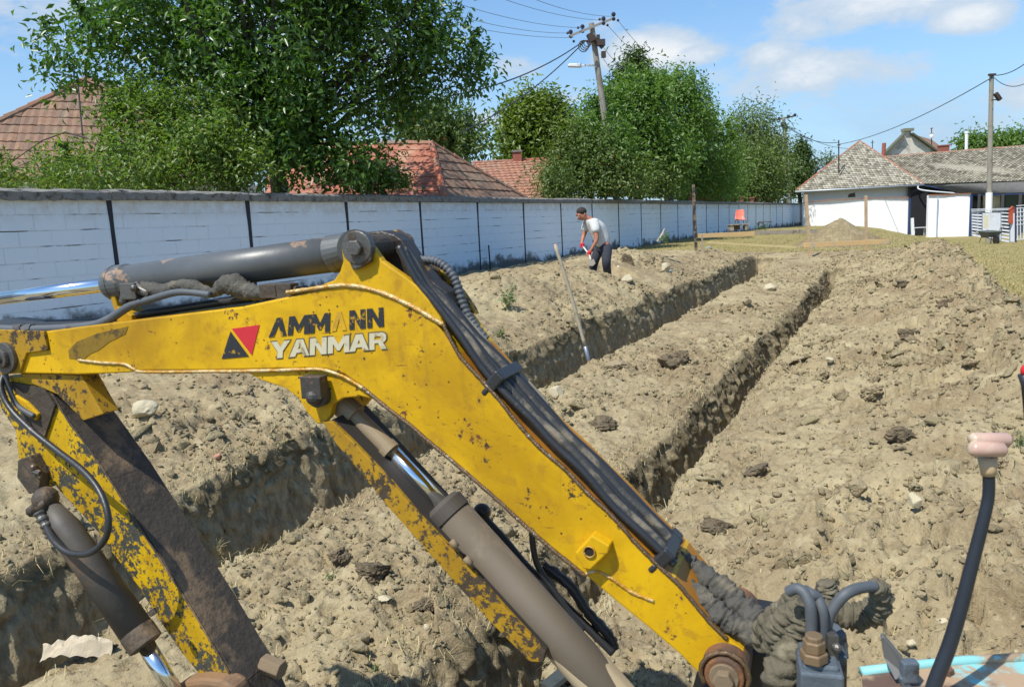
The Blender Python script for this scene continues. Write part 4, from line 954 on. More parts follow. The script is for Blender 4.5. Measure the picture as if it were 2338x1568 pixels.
# crinkled sleeve running down the boom
T3([(1530, 1262, 1.50), (1575, 1296, 1.49), (1612, 1318, 1.46), (1650, 1350, 1.43), (1690, 1385, 1.4), (1730, 1420, 1.37), (1765, 1460, 1.34)], [.014, .024, .021, .027, .024, .027, .018], M_SLVG, 'hose_sleeve', 20, 7, .30)
T3([(1560, 1322, 1.45), (1600, 1362, 1.41), (1640, 1400, 1.38), (1685, 1430, 1.36), (1740, 1450, 1.33), (1790, 1425, 1.31), (1812, 1395, 1.3)], [.012, .019, .022, .019, .022, .018, .016], M_SLVG, 'hose_sleeve', 18, 7, .28)
T3([(1740, 1460, 1.33), (1752, 1430, 1.3), (1776, 1402, 1.26), (1800, 1380, 1.22), (1815, 1356, 1.2)], [.022, .020, .016, .015, .013], M_SLV, 'hose_sleeve', 18, 8, .22)
T3([(1790, 1590, 1.14), (1784, 1530, 1.14), (1800, 1490, 1.15), (1822, 1455, 1.16), (1830, 1420, 1.16), (1840, 1380, 1.16)], [.022, .026, .022, .020, .022, .016], M_SLV, 'hose_sleeve', 18, 8, .14)
T3([(1776, 1500, 1.2), (1770, 1460, 1.19), (1782, 1425, 1.18), (1806, 1400, 1.17), (1834, 1384, 1.16)], [.016, .02, .02, .017, .014], M_SLV, 'hose_sleeve', 16, 8, .14)
T3([(1862, 1440, 1.25), (1880, 1390, 1.26), (1888, 1350, 1.27), (1884, 1328, 1.27)], [.015, .018, .020, .012], M_SLV, 'hose_sleeve', 16, 8, .1)
T3([(1998, 1336, 1.14), (2010, 1352, 1.15), (2008, 1378, 1.16), (1990, 1398, 1.17), (1955, 1406, 1.18), (1915, 1400, 1.19), (1880, 1396, 1.2)], [.012, .015, .018, .020, .022, .020, .018], M_SLV, 'hose_sleeve', 16, 8, .16)
hg = [(1850, 1480, 1.1), (1852, 1430, 1.1), (1850, 1385, 1.1), (1838, 1355, 1.11), (1820, 1343, 1.12), (1800, 1350, 1.13)]
T3(hg, .0088, M_RUBG, 'pressure_hose'); T3([(x+26+max(0, (1430-y))*.02, y+9, d+.01) for x, y, d in hg[:4]]+[(1852, 1356, 1.12), (1836, 1346, 1.13)], .0088, M_RUBG, 'pressure_hose')
T3([(1886, 1440, 1.12), (1892, 1408, 1.12), (1908, 1380, 1.12), (1932, 1355, 1.12), (1962, 1342, 1.13), (1998, 1338, 1.14)], .0088, M_RUBG, 'pressure_hose')
M_BLK = simple('blue_grey_block', (.10, .125, .15), .55, .2, .35, 22, .6, .003, (.04, .035, .03), (.52, .64))
ax_ = np.array([unit([.97, -.25, 0]), unit([.25, .97, 0]), [0, 0, 1.]])
mb = MB(); mb.box(at(1868, 1562, 1.1), (.062, .09, .088), ax_); mb.box(at(1868, 1500, 1.1), (.052, .07, .012), ax_); mb.box(at(1905, 1545, 1.13), (.03, .05, .10), ax_); vb = mb.build('valve_block', M_BLK, ex, bevel=.004)
mb = MB(); c = at(1858, 1490, 1.08); mb.tube([c-np.array([0, 0, .012]), c+np.array([0, 0, .004])], .021, 6); mb.tube([c+np.array([0, 0, .004]), c+np.array([0, 0, .022])], .017, 6); mb.tube([c+np.array([0, 0, .02]), c+np.array([0, 0, .03])], .013, 12); mb.build('hex_fitting', simple('tarnished_brass', (.24, .17, .10), .5, .5, .3, 20, .4, .002), vb, bevel=.002)
mb = MB(); mb.prism([at(1903, 1452, 1.14), at(1934, 1446, 1.14), at(1940, 1505, 1.14), at(1912, 1508, 1.14)], np.array([0, .05, 0])); mb.build('cover_tab', M_BLK, ex, bevel=.003)
mb = MB(); mb.box(at(1898, 1480, 1.1), (.016, .016, .05)); mb.ball(at(1910, 1478, 1.09), .008, 8, 6); mb.build('plug', M_STEEL, vb)
mb = MB(); mb.prism([at(2011, 1455, 1.0), at(2018, 1452, 1.0), at(2062, 1505, .98), at(2068, 1540, .98), at(2044, 1552, .98), at(2018, 1500, 1.0)], np.array([.004, .01, 0])); mb.build('pedal_plate', simple('grey_plate', (.12, .12, .115), .6, .2, .3, 12), ex, bevel=.001)
mb = MB(); mb.box(at(2075, 1530, .98), (.022, .016, .03)); mb.bar(at(2060, 1540, .98), at(2078, 1600, .98), .012); mb.build('pedal_bracket', M_BLK, ex, bevel=.002)
# turquoise floor panel with flaking paint
m_, nt, b = newmat('flaking_turquoise_paint'); v = coords(nt)
c = mixc(nt, ramp(nt, noise(nt, v, 9, 9, .7, .4), .43, .50), (.21, .47, .47), (.36, .25, .15)); c = mixc(nt, ramp(nt, noise(nt, v, 5, 8, .65), .52, .6), c, (.11, .065, .045)); nt.links.new(c, b.inputs['Base Color']); b.inputs['Roughness'].default_value = .6
zf = at(2150, 1520, 1.02)[2]
def onz(px, py, z): return hitplane(px, py, np.array([0, 0, z]), np.array([0, 0, 1.]))
mb = MB(); mb.prism([onz(1967, 1532, zf), onz(2080, 1519, zf), onz(2200, 1507, zf), onz(2420, 1496, zf), onz(2500, 1700, zf), onz(1985, 1700, zf)], (0, 0, -.006)); fp = mb.build('floor_panel', m_, ex, bevel=.001)
M_TUR = simple('turquoise_paint', (.22, .50, .50), .6, 0, .15, 14, .3, .002, (.36, .25, .15), (.50, .54))
mb = MB(); mb.tube([onz(1967, 1533, zf+.001), onz(2080, 1520, zf+.001), onz(2200, 1508, zf+.001), onz(2420, 1497, zf+.001)], .0075, 8); mb.build('panel_edge', M_TUR, fp, smooth=True)
mb = MB(); c = onz(2160, 1536, zf); mb.tube([c, c+np.array([0, 0, .008])], .010, 6); mb.build('bolt', M_RUST, fp)
# control lever with pinkish handle
T3([(2120, 1620, .93), (2131, 1568, .93), (2167, 1474, .93), (2194, 1384, .93), (2222, 1277, .93), (2247, 1180, .93), (2257, 1130, .93), (2257.5, 1080, .93)], [.0098, .0095, .0092, .0088, .0080, .0074, .0072, .0070], simple('black_lever_rubber', (.016, .022, .032), .45, 0, .3, 25, .3, .001, (.10, .12, .14), (.68, .74)), 'control_lever', 16)
M_PNK = simple('worn_pink_plastic', (.46, .30, .235), .28, 0, .2, 30, .2, .001, (.52, .42, .30), (.5, .66), spec=.6)
M_BEI = simple('beige_plastic', (.45, .33, .19), .5, 0, .1, 20)
mb = MB(); mb.tube([at(2257, 1083, .93), at(2256, 1072, .93), at(2254, 1042, .93)], [.0088, .0092, .0115], 20); mb.build('lever_collar', M_BEI, ex, smooth=True)
mb = MB(); kx = .93/FPX
mb.tube([at(2216, 1007, .93), at(2222, 1005, .93), at(2298, 1005, .93), at(2304, 1008, .93)], [.007, .0098, .0098, .007], 20); mb.tube([at(2214, 1022, .92), at(2221, 1024, .92), at(2288, 1026, .92), at(2295, 1024, .92)], [.006, .0095, .0095, .006], 20); mb.build('lever_knob', M_PNK, ex, smooth=True)
mb = MB(); mb.ball(at(2343, 846, 1.0), (.007, .007, .0085), 14, 10); rk_ = mb.build('lever_knob', simple('red_plastic', (.55, .02, .03), .3), ex, smooth=True, label='red ball knob')
mb = MB(); mb.tube([at(2339, 855, 1.0), at(2342, 880, 1.0), at(2352, 1000, 1.0)], [.008, .0055, .005], 12); mb.build('control_lever', M_RUB, ex, smooth=True)
mb = MB(); mb.prism(BL([(158, 818), (156, 800), (175, 780), (220, 762), (292, 745), (286, 762), (250, 780), (224, 800), (205, 808), (190, 822)], -.0012), EN*.0012); mb.build('painted_recess_shade', simple('recess_shade_yellow', (.20, .12, .006), .6, 0, .4, 30, .3, .002, (.08, .05, .01), (.5, .6)), ex)  # thin plate in darker yellow, painting the shading of the concave boom side
# ---- lettering and emblem on the boom side
M_LB = simple('black_lettering', (.018, .02, .024), .55, 0, .4, 60, 0, .001, (.36, .20, .008), (.55, .60))
M_LF = simple('faded_lettering', (.42, .24, .02), .5, 0, .2, 60, 0, .001, (.56, .32, .012), (.45, .6))
M_LW = simple('off_white_lettering', (.50, .46, .32), .55, 0, .15, 40, 0, .001, (.22, .17, .07), (.56, .63))
M_LO = simple('grey_outline', (.12, .09, .04), .6); M_RED = simple('red_decal', (.50, .02, .03), .5, 0, .12, 40, 0, .001, (.25, .05, .01), (.66, .7))
def quad(q, u, v): (tl, tr, br, bl_) = [np.array(p, float) for p in q]; return (tl*(1-u)+tr*u)*(1-v)+(bl_*(1-u)+br*u)*v
def flat(name, polys, q, off, mt, th=.0012, par=None):
    mb = MB()
    for pl in polys: mb.prism([BP(*quad(q, x, y), off) for x, y in pl], EN*th)
    return mb.build(name, mt, par or ex)
qa = [(617.5, 727), (874.5, 701.5), (876.5, 745.5), (613, 770)]
t_ = .30
def glyph(ch, x0, w_):
    if ch == 'V': P = [[(0, 1), (.36, 0), (.64, 0), (1, 1), (.70, 1), (.5, .38), (.30, 1)]]
    elif ch == 'M': P = [[(0, 1), (.0, 0), (.27, 0), (.5, .5), (.73, 0), (1, 0), (1, 1), (.76, 1), (.76, .42), (.56, .86), (.44, .86), (.24, .42), (.24, 1)]]
    elif ch == 'N': P = [[(0, 1), (0, 0), (.33, 0), (.70, .60), (.70, 0), (1, 0), (1, 1), (.68, 1), (.30, .40), (.30, 1)]]
    elif ch == 'Y': P = [[(.36, 1), (.36, .6), (0, 0), (.33, 0), (.5, .34), (.67, 0), (1, 0), (.64, .6), (.64, 1)]]
    elif ch == 'A': P = [[(0, 1), (.33, 0), (.5, 0), (.5, .30), (.42, .56), (.5, .56), (.5, .78), (.36, .78), (.29, 1)], [(1, 1), (.67, 0), (.5, 0), (.5, .30), (.58, .56), (.5, .56), (.5, .78), (.64, .78), (.71, 1)]]
    elif ch == 'R': P = [[(0, 1), (0, 0), (.30, 0), (.30, .22), (.30, .40), (.30, .6), (.30, 1)], [(.30, 0), (.70, 0), (.90, .06), (1, .2), (1, .42), (.92, .54), (.80, .6), (1, 1), (.70, 1), (.52, .62), (.30, .62), (.30, .42), (.6, .42), (.69, .37), (.69, .25), (.6, .21), (.30, .21)]]
    return [[(x0+x*w_, y) for x, y in pl] for pl in P]
xs = [(0, .155, 'V'), (.165, .185, 'M'), (.355, .175, 'M'), (.545, .13, 'V'), (.70, .14, 'N'), (.855, .145, 'N')]
dec = [(c_, glyph(c_, x0, w0)) for x0, w0, c_ in xs]
for i, (c_, P) in enumerate(dec):
    flat('letter', P, qa, -.0016, M_LF if i == 3 else M_LB, .001)
qy = [(619, 781), (881, 758), (882, 796), (617, 819)]
xs = [(0, .165, 'Y'), (.165, .17, 'A'), (.34, .145, 'N'), (.495, .185, 'M'), (.68, .17, 'A'), (.855, .145, 'R')]
for x0, w0, c_ in xs:
    P = glyph(c_, x0, w0); g = .013
    Po = [[(x0+w0/2+(x-x0-w0/2)*(1+2*g/w0), .5+(y-.5)*1.16) for x, y in pl] for pl in P]
    flat('letter_outline', Po, qy, -.0009, M_LO, .0006); flat('letter', P, qy, -.0022, M_LW, .0012)
flat('emblem', [[(0, 0), (1, 0), (1, 1)]], [(506, 819), (525, 758), (567.5, 814), (567.5, 814)], -.0016, M_LB, .001) if False else None
for pts, mt in (([(506, 819), (526, 757), (567.5, 813.5)], M_LB), ([(529, 750.5), (592, 741.5), (574.5, 811)], M_RED)):
    mb = MB(); mb.prism(BL(pts, -.0016), EN*.001); mb.build('emblem', mt, ex)

# ------------------------------------------------------------------ things standing on the diggings
M_WOOD = simple('raw_timber', (.46, .33, .19), .8, 0, .2, 10, .4, .003, (.34, .25, .15), (.5, .62))
M_WOODG = simple('greyed_timber', (.34, .29, .22), .85, 0, .25, 12, .5, .003, (.2, .15, .1), (.5, .64))
# leaning long handle in the left trench
p0 = at(1268, 560, 8.7); p1 = at(1336, 790, 8.75); p2 = at(1345, 826, 8.76); p3 = at(1352, 858, 8.78)
t = thing('digging_fork', p3, 'long pale wooden handle leaning out of the left trench', 'tool')
mb = MB(); mb.tube([p0, p0*.5+p1*.5+np.array([.01, 0, 0]), p1], [.019, .021, .021], 12, smooth=5); mb.build('handle', simple('pale_ash_wood', (.42, .36, .25), .7, 0, .2, 14, .3, .002, (.3, .26, .19), (.55, .65)), t, smooth=True)
mb = MB(); mb.tube([p1, p2, p3], [.024, .021, .016], 12); mb.build('socket', simple('bluish_steel', (.2, .23, .27), .45, .5), t, smooth=True)
mb = MB(); mb.ball(p0, (.02, .02, .014)); mb.build('handle_tip', simple('pink_tip', (.5, .28, .2), .7), t, smooth=True)
# timber profile boards and posts
def post(px0, py0, px1, py1, dep, wd, mt, lab, dark=None):
    a = at(px0, py0, dep); b_ = at(px1, py1, dep); g = gz(b_[0], b_[1]); b2 = np.array([b_[0]+(b_[0]-a[0])*(b_[2]-g)/max(a[2]-b_[2], .1), b_[1], min(g, b_[2])-.15])
    mb = MB(); mb.bar(b2, a, wd, wd*.7, up=(0, 1, 0)); o = mb.build('wooden_post', mt, org=b2, bevel=.003); return tag(o, lab, 'post', 'upright posts of the timber profiles')
M_CHAR = simple('charred_post', (.20, .15, .09), .9, 0, .3, 9, .5, .004, (.03, .03, .035), (.46, .53))
post(1583, 422, 1588, 535, 24, .085, M_CHAR, 'rough half-blackened wooden post in front of the long wall, right of the worker')
post(1840, 445, 1848, 552, 23, .085, M_WOOD, 'light wooden post standing left of the soil heap')
post(1977, 447, 1978, 545, 23, .075, M_WOOD, 'light wooden post standing right of the soil heap')
def board(q0, q1, dep0, dep1, h, mt, lab):
    a = at(*q0, dep0); b_ = at(*q1, dep1); mb = MB(); mb.bar(a, b_, .03, h, up=(0, 0, 1)); o = mb.build('timber_board', mt, bevel=.003); return tag(o, lab, 'board', 'boards of the timber profiles')
M_BRD = simple('patchy_timber', (.62, .41, .18), .8, 0, .2, 1.7, .3, .003, (.42, .38, .30), (.47, .55))
board((1585, 539), (1722, 533), 24, 24.4, .135, M_BRD, 'patchy yellow board nailed to the half-blackened post'); board((1722, 532), (1866, 528), 24.4, 24.8, .125, M_WOODG, 'greyer board continuing the patchy yellow board towards the soil heap')
board((1836, 560), (2030, 551), 22.3, 22.8, .135, M_BRD, 'single yellow board running in front of the soil heap'); board((1616, 554), (1818, 565), 22.8, 22.2, .06, simple('straw_timber', (.46, .37, .18), .85, 0, .2, 3), 'thin straw coloured board lying in the grass between the two posts')
for px, py, lab in ((1603, 540, 'short stake under the left end of the patchy yellow board'), (1847, 545, 'short stake under the left end of the single yellow board')):
    a = at(px, py-6, 23.7); g = gz(a[0], a[1]); mb = MB(); mb.bar((a[0], a[1], g-.1), a, .045, .045, up=(0, 1, 0)); tag(mb.build('wooden_stake', M_WOODG, bevel=.002), lab, 'stake', 'short stakes of the timber profiles')
# orange chair
def chair():
    dep = 35.5; k = dep/FPX; c = at(1690, 524, dep); c[2] = gz(c[0], c[1])-.0; c = at(1691, 525, dep)
    t = thing('chair', c, 'coral orange plastic shell chair standing at the foot of the long white wall', 'chair')
    m_ = simple('coral_plastic', (.85, .20, .13), .45, 0, .08, 10); def_ = []
    X = np.array([1, 0, 0.]); Y = np.array([0, 1., 0]); Z = np.array([0, 0, 1.]); s_ = 1.06
    rows = [(-.22, -.02, .43, .19), (-.20, 0, .44, .22), (-.05, 0, .42, .23), (.10, 0, .415, .22), (.17, 0, .46, .20), (.21, 0, .60, .195), (.25, 0, .76, .18), (.27, 0, .84, .165), (.275, 0, .86, .14)]
    V_ = []; F_ = []; m = 9
    for r_, (y, _, z, hw) in enumerate(rows):
        for i in range(m):
            f = i/(m-1)*2-1; V_.append(c+s_*(X*(f*hw+ .12*(z-.43 if z > .44 else 0))+Y*(y-.05*abs(f)**2.5*(1 if r_ > 3 else 0))+Z*(z+.05*abs(f)**3*(1 if r_ <= 3 else 0))))
    for r_ in range(len(rows)-1):
        for i in range(m-1): F_.append((r_*m+i, r_*m+i+1, (r_+1)*m+i+1, (r_+1)*m+i))
    o = link_mesh('seat_shell', V_, F_, m_, t, smooth=True); so_ = o.modifiers.new('thick', 'SOLIDIFY'); so_.thickness = .012
    for sx in (-1, 1):
        for y in (-.18, .16): mb = MB(); mb.tube([c+s_*(X*sx*.17+Y*y+Z*.41), c+s_*(X*sx*.22+Y*y*1.25+Z*0)], .011, 8); mb.build('leg', simple('dark_tube', (.03, .03, .035), .4, .6), t)
    mb = MB(); mb.ball(c+s_*np.array([-.02, -.05, .45]), (.12, .08, .025), 12, 6); tag(mb.build('rag', simple('blue_grey_rag', (.12, .16, .22), .9)), 'blue grey rag lying on the orange chair', 'rag')
chair()
dep = 34.5; c = at(1686, 525, dep); t = thing('work_table', c, 'low wooden crate table just in front of the orange chair', 'table'); k = dep/FPX
mb = MB(); mb.box(c+np.array([0, 0, .235]), (1.0*.9, .45, .04)); mb.build('table_top', M_WOODG, t, bevel=.003)
for x_ in (-.34, .30): mb = MB(); mb.box(c+np.array([x_+.0, 0, .1]), (.1 if x_ > 0 else .16, .38, .23)); mb.build('leg', M_WOODG, t)
mb = MB(); mb.box(c+np.array([-.08, .1, .11]), (.34, .04, .2)); mb.build('side_board', simple('brown_board', (.16, .10, .06), .9), t)
dep = 38; c = at(1747, 522, dep); t = thing('folding_stool', c, 'thin legged folding stool with a dark top beside the white wall', 'stool')
mb = MB(); mb.box(c+np.array([0, 0, .33]), (.62, .3, .035)); mb.build('seat', simple('dark_seat', (.10, .07, .055), .8), t)
for a, b_ in ((-.24, .2), (.24, -.2), (-.27, -.33), (.27, .33)): mb = MB(); mb.tube([c+np.array([a, 0, .32]), c+np.array([b_, .05, 0])], .012, 6); mb.build('leg', M_STEEL, t)
# bits of litter
def blob(px, py, r, mt, nm, lab, cat, sq=(1, 1, .7), dep=None):
    p = ghit(px, py) if dep is None else at(px, py, dep); v_ = rockify(I3[0], int(px), .5, 4)*r*np.array(sq); o = link_mesh(nm, v_+p+np.array([0, 0, r*sq[2]*.5]), I3[1], mt, org=p); tag(o, lab, cat); return o
M_BLU = simple('blue_plastic', (.12, .30, .42), .4, 0, .3, 30)
blob(1533, 621, .045, M_BLU, 'plastic_scrap', 'round blue plastic scrap beside the tall pointed slab', 'litter'); blob(1618, 567, .13, simple('pale_blue_plastic', (.30, .42, .55), .5, 0, .3, 30), 'plastic_scrap', 'flattened pale blue plastic scrap near the short stake', 'litter', (1, .8, .25))
blob(1411, 614, .04, M_WHITE, 'paper_scrap', 'white paper scrap on the bank below the worker', 'litter', (.8, .5, 1.2))
# torn paper sack in the lower left
c = ghit(175, 1492, 1.5); c = at(180, 1490, 3.1); V_ = []; F_ = []; nx, ny = 26, 12
for i in range(nx+1):
    for j in range(ny+1):
        f = i/nx*2-1; g = j/ny; wv = float(.035*fbm(np.array([i*.17]), np.array([j*.3]), 3, 3)[0]+.012*abs(math.sin(i*.55+j*.35)))
        V_.append(c+np.array([f*.155*(1-.15*g)+.008*math.sin(j*.9), .10*g-.03, -.02+.085*math.sin(math.pi*min(1, g*1.1+.1))*(1-.35*abs(f-.1)**1.3)+wv]))
for i in range(nx):
    for j in range(ny): F_.append((i*(ny+1)+j, (i+1)*(ny+1)+j, (i+1)*(ny+1)+j+1, i*(ny+1)+j+1))
o = link_mesh('paper_sack', V_, F_, simple('cream_sack_paper', (.44, .37, .26), .8, 0, .15, 12, .6, .004, (.36, .29, .2), (.55, .66)), org=c); so_ = o.modifiers.new('thick', 'SOLIDIFY'); so_.thickness = .003
tag(o, 'crumpled torn cream paper sack lying on the bank at the lower left', 'sack')
# broken tool against the wall
p = at(1500, 552, 20); q = at(1517, 522, 20.4); mb = MB(); mb.tube([p, (p+q)/2+np.array([.03, 0, 0]), q], [.02, .035, .012], 8, smooth=4, nz=.2); tag(mb.build('broken_branch', M_WOODG), 'short broken branch stuck up against the wall right of the worker', 'branch')
p = wallhit(1113, 620)+WN*.1; q = wallhit(1108, 560)+WN*.1; mb = MB(); mb.bar(p-np.array([0, 0, .2]), q, .03, .02); tag(mb.build('metal_rod', M_TAR), 'thin dark rod leaning on the wall left of the leaning handle', 'rod')
# plank and block at the lower middle edge
c = ghit(1285, 1560); mb = MB(); mb.bar(c+np.array([-.06, -.05, .02]), c+np.array([.10, .08, .06]), .05, .02); tag(mb.build('plank_offcut', M_WOOD), 'short plank offcut beside the near trench under the boom cylinder', 'plank')

# ------------------------------------------------------------------ worker
PD = 15.5
def pj(px, py, dd=0): return at(px, py, PD+dd)
def skin(name, V_, E_, Rr, mt, parent, sub=2, smooth=True):
    me = bpy.data.meshes.new('tmp'); o0 = ORG[parent.name]; me.from_pydata([tuple(np.asarray(v)-o0) for v in V_], E_, []); o = bpy.data.objects.new('tmp', me); COL.objects.link(o)
    md = o.modifiers.new('s', 'SKIN'); sv = me.skin_vertices[0].data
    for i, r_ in enumerate(Rr): sv[i].radius = (r_, r_) if isinstance(r_, (int, float)) else r_
    sv[0].use_root = True; md.use_smooth_shade = True; ms = o.modifiers.new('u', 'SUBSURF'); ms.levels = sub; ms.render_levels = sub
    dg = bpy.context.evaluated_depsgraph_get(); m2 = bpy.data.meshes.new_from_object(o.evaluated_get(dg)); m2.name = name; bpy.data.objects.remove(o)
    m2.materials.clear(); m2.materials.append(mt); o2 = bpy.data.objects.new(name, m2); COL.objects.link(o2); o2.parent = parent; ORG[o2.name] = o0; return o2
M_SKIN = simple('tanned_skin', (.36, .15, .085), .55, 0, .1, 20); M_SHIRT = simple('pale_grey_tshirt', (.56, .57, .55), .9, 0, .06, 12, .5, .01)
M_TROU = simple('dark_navy_trousers', (.028, .032, .045), .9, 0, .3, 14, .5, .01); M_GLV = simple('red_glove', (.55, .03, .05), .8, 0, .15, 40); M_HAIR = simple('short_dark_hair', (.03, .022, .018), .9, 0, .3, 80)
ft = pj(1385, 655, .0); zf_ = gz(ft[0], ft[1])
per = thing('person', np.array([ft[0], ft[1], zf_]), 'man in a pale grey t-shirt and dark trousers bending over with a shovel, red gloves', 'person')
pelvis = pj(1377, 562, 0); kneeR = pj(1384, 601, -.28); ankR = np.array([ft[0]+.05, ft[1]+.02, zf_+.08]); toeR = ankR+np.array([-.17, -.10, -.05])
kneeL = pj(1357, 596, .05); ankL = np.array([ft[0]-.28, ft[1]+.28, zf_+.1]); toeL = ankL+np.array([-.16, -.12, -.06])
hipR = pelvis+np.array([.06, -.12, -.04]); hipL = pelvis+np.array([-.06, .12, -.04])
waist = pj(1372, 542); chest = pj(1357, 516); neck = pj(1344, 500, -.02); hb = pj(1334, 496, -.02); head = pj(1326, 489, -.03); top = pj(1322, 480, -.03); chin = pj(1327, 505, -.05)
shR = pj(1357, 509, -.2); elR = pj(1363, 548, -.30); wrR = pj(1349, 571, -.30); hdR = pj(1344, 580, -.28)
shL = pj(1342, 508, .2); elL = pj(1332, 540, .16); wrL = pj(1328.5, 554, .04); hdL = pj(1330, 562, .0)
Vb = [pelvis, waist, chest, neck, hb, head, top, chin, shR, elR, wrR, hdR, shL, elL, wrL, hdL, hipR, kneeR, ankR, toeR, hipL, kneeL, ankL, toeL]
Eb = [(0, 1), (1, 2), (2, 3), (3, 4), (4, 5), (5, 6), (5, 7), (2, 8), (8, 9), (9, 10), (10, 11), (2, 12), (12, 13), (13, 14), (14, 15), (0, 16), (16, 17), (17, 18), (18, 19), (0, 20), (20, 21), (21, 22), (22, 23)]
Rb = [.10, .10, .12, .065, .07, .098, .075, .058, .07, .044, .030, .03, .07, .044, .030, .03, .085, .06, .045, .035, .085, .06, .045, .035]
skin('body', Vb, Eb, Rb, M_SKIN, per)
fdir = unit(pj(1318, 497, -.12)-head)
mb = MB(); n_ = head+fdir*.105; mb.ball(n_-np.array([0, 0, .02]), (.016, .018, .026), 8, 6)
for s_ in (-1, 1):
    sdv = unit(np.cross(fdir, (0, 0, 1)))*s_; mb.ball(head+sdv*.10+np.array([0, 0, -.01]), (.014, .02, .032), 8, 6)
mb.build('nose_and_ears', M_SKIN, per, smooth=True)
mb = MB(); sdv = unit(np.cross(fdir, (0, 0, 1)))
for s_ in (-1, 1): mb.bar(head+fdir*.098+sdv*.02*s_+np.array([0, 0, .018]), head+fdir*.085+sdv*.06*s_+np.array([0, 0, .02]), .012, .014)
mb.bar(head+fdir*.088+sdv*.025+np.array([0, 0, -.065]), head+fdir*.088-sdv*.025+np.array([0, 0, -.065]), .008, .01); mb.build('eyebrows_and_mouth', M_HAIR, per)
mb = MB(); hc = head+np.array([.012, .01, .045]); mb.ball(hc-fdir*.012, (.104, .104, .088), 18, 12); mb.build('hair', M_HAIR, per, smooth=True)
skin('shirt', [pj(1379, 567), pj(1376, 550), pj(1368, 530), chest, pj(1347, 505), shR, pj(1362, 533, -.27), shL, pj(1333, 530, .19), pj(1371, 530, .0)], [(0, 1), (1, 2), (2, 3), (3, 4), (3, 5), (5, 6), (3, 7), (7, 8)], [.145, .185, .195, .175, .10, .115, .088, .115, .082, .1], M_SHIRT, per)
skin('trousers', [pj(1378, 570), hipR, kneeR, ankR+np.array([0, 0, .06]), hipL, kneeL, ankL+np.array([0, 0, .06])], [(0, 1), (1, 2), (2, 3), (0, 4), (4, 5), (5, 6)], [.13, .125, .095, .075, .12, .095, .075], M_TROU, per)
for a, b_ in ((ankR, toeR), (ankL, toeL)): skin('shoe', [a+np.array([.03, .02, -.02]), (a+b_)/2+np.array([0, 0, -.015]), b_], [(0, 1), (1, 2)], [.055, .05, .042], M_BARK, per)
for wr, hd, sg in ((wrR, hdR, 1), (wrL, hdL, -1)):
    Vg = [wr, wr*.45+hd*.55, hd]; Eg = [(0, 1), (1, 2)]; Rg = [.042, .046, .04]; dd_ = unit(hd-wr); sx = unit(np.cross(dd_, (0, 1, 0)))
    for f in range(4):
        b_ = hd+np.array([0, (f-1.5)*.024, 0]); c_ = b_+dd_*.035+sx*.02; d2_ = c_+dd_*.005-np.array([.03, 0, .0])*1; n0 = len(Vg); Vg += [b_+dd_*.012, c_, d2_]; Eg += [(2, n0), (n0, n0+1), (n0+1, n0+2)]; Rg += [.016, .0125, .011]
    n0 = len(Vg); Vg += [hd+sx*.03*sg, hd+sx*.05*sg+dd_*.03]; Eg += [(1, n0), (n0, n0+1)]; Rg += [.017, .013]
    skin('glove', Vg, Eg, Rg, M_GLV, per, 1)
# shovel in his hands
s0_ = hdL+unit(hdL-hdR)*.06; s1_ = pj(1349, 594, -.42); t = thing('shovel', s1_, 'shovel with a pale handle held by the worker and pushed into the heap', 'shovel')
mb = MB(); mb.tube([s0_, hdR, s1_], .018, 10, smooth=4); mb.build('handle', simple('bleached_handle', (.5, .47, .4), .7), t, smooth=True)
dsh = unit(s1_-hdR); sxx = unit(np.cross(dsh, (0, 1, .3))); mb = MB(); mb.prism([s1_-sxx*.06, s1_+sxx*.06, s1_+sxx*.065+dsh*.13, s1_+dsh*.17, s1_-sxx*.065+dsh*.13], np.array([0, .006, .002])); mb.build('blade', simple('worn_blade', (.17, .15, .12), .7, .2), t)

# ------------------------------------------------------------------ roofs and houses
M_TILE_B = tinted('brown_clay_tiles', (.30, .18, .12), .9, .5, 6, .4, .01, (.18, .125, .095), patches=((.25, .20, .14), 1.2, (.5, .68)))
M_TILE_O = tinted('orange_clay_tiles', (.38, .185, .12), .9, .5, 6, .4, .01, (.30, .16, .11), patches=((.30, .21, .14), 1.5, (.52, .7)))
M_TILE_R = tinted('red_clay_tiles', (.42, .155, .095), .85, .5, 6, .4, .01, (.30, .135, .095), patches=((.40, .24, .16), 1.1, (.5, .66)))
M_TILE_G = tinted('lichened_grey_tiles', (.46, .43, .335), .95, .5, 9, .5, .012, (.12, .10, .07), patches=((.25, .215, .14), .9, (.60, .82)))
M_RIDGE = tinted('ridge_tiles', (.48, .16, .09), .9, .4, 8, .4, .01, (.30, .2, .15)); M_RIDGEG = tinted('grey_ridge_tiles', (.25, .19, .14), .9, .4, 8, .4, .01, (.35, .17, .11))
M_MORT = simple('mortar', (.42, .38, .32), .95, 0, .2, 12)
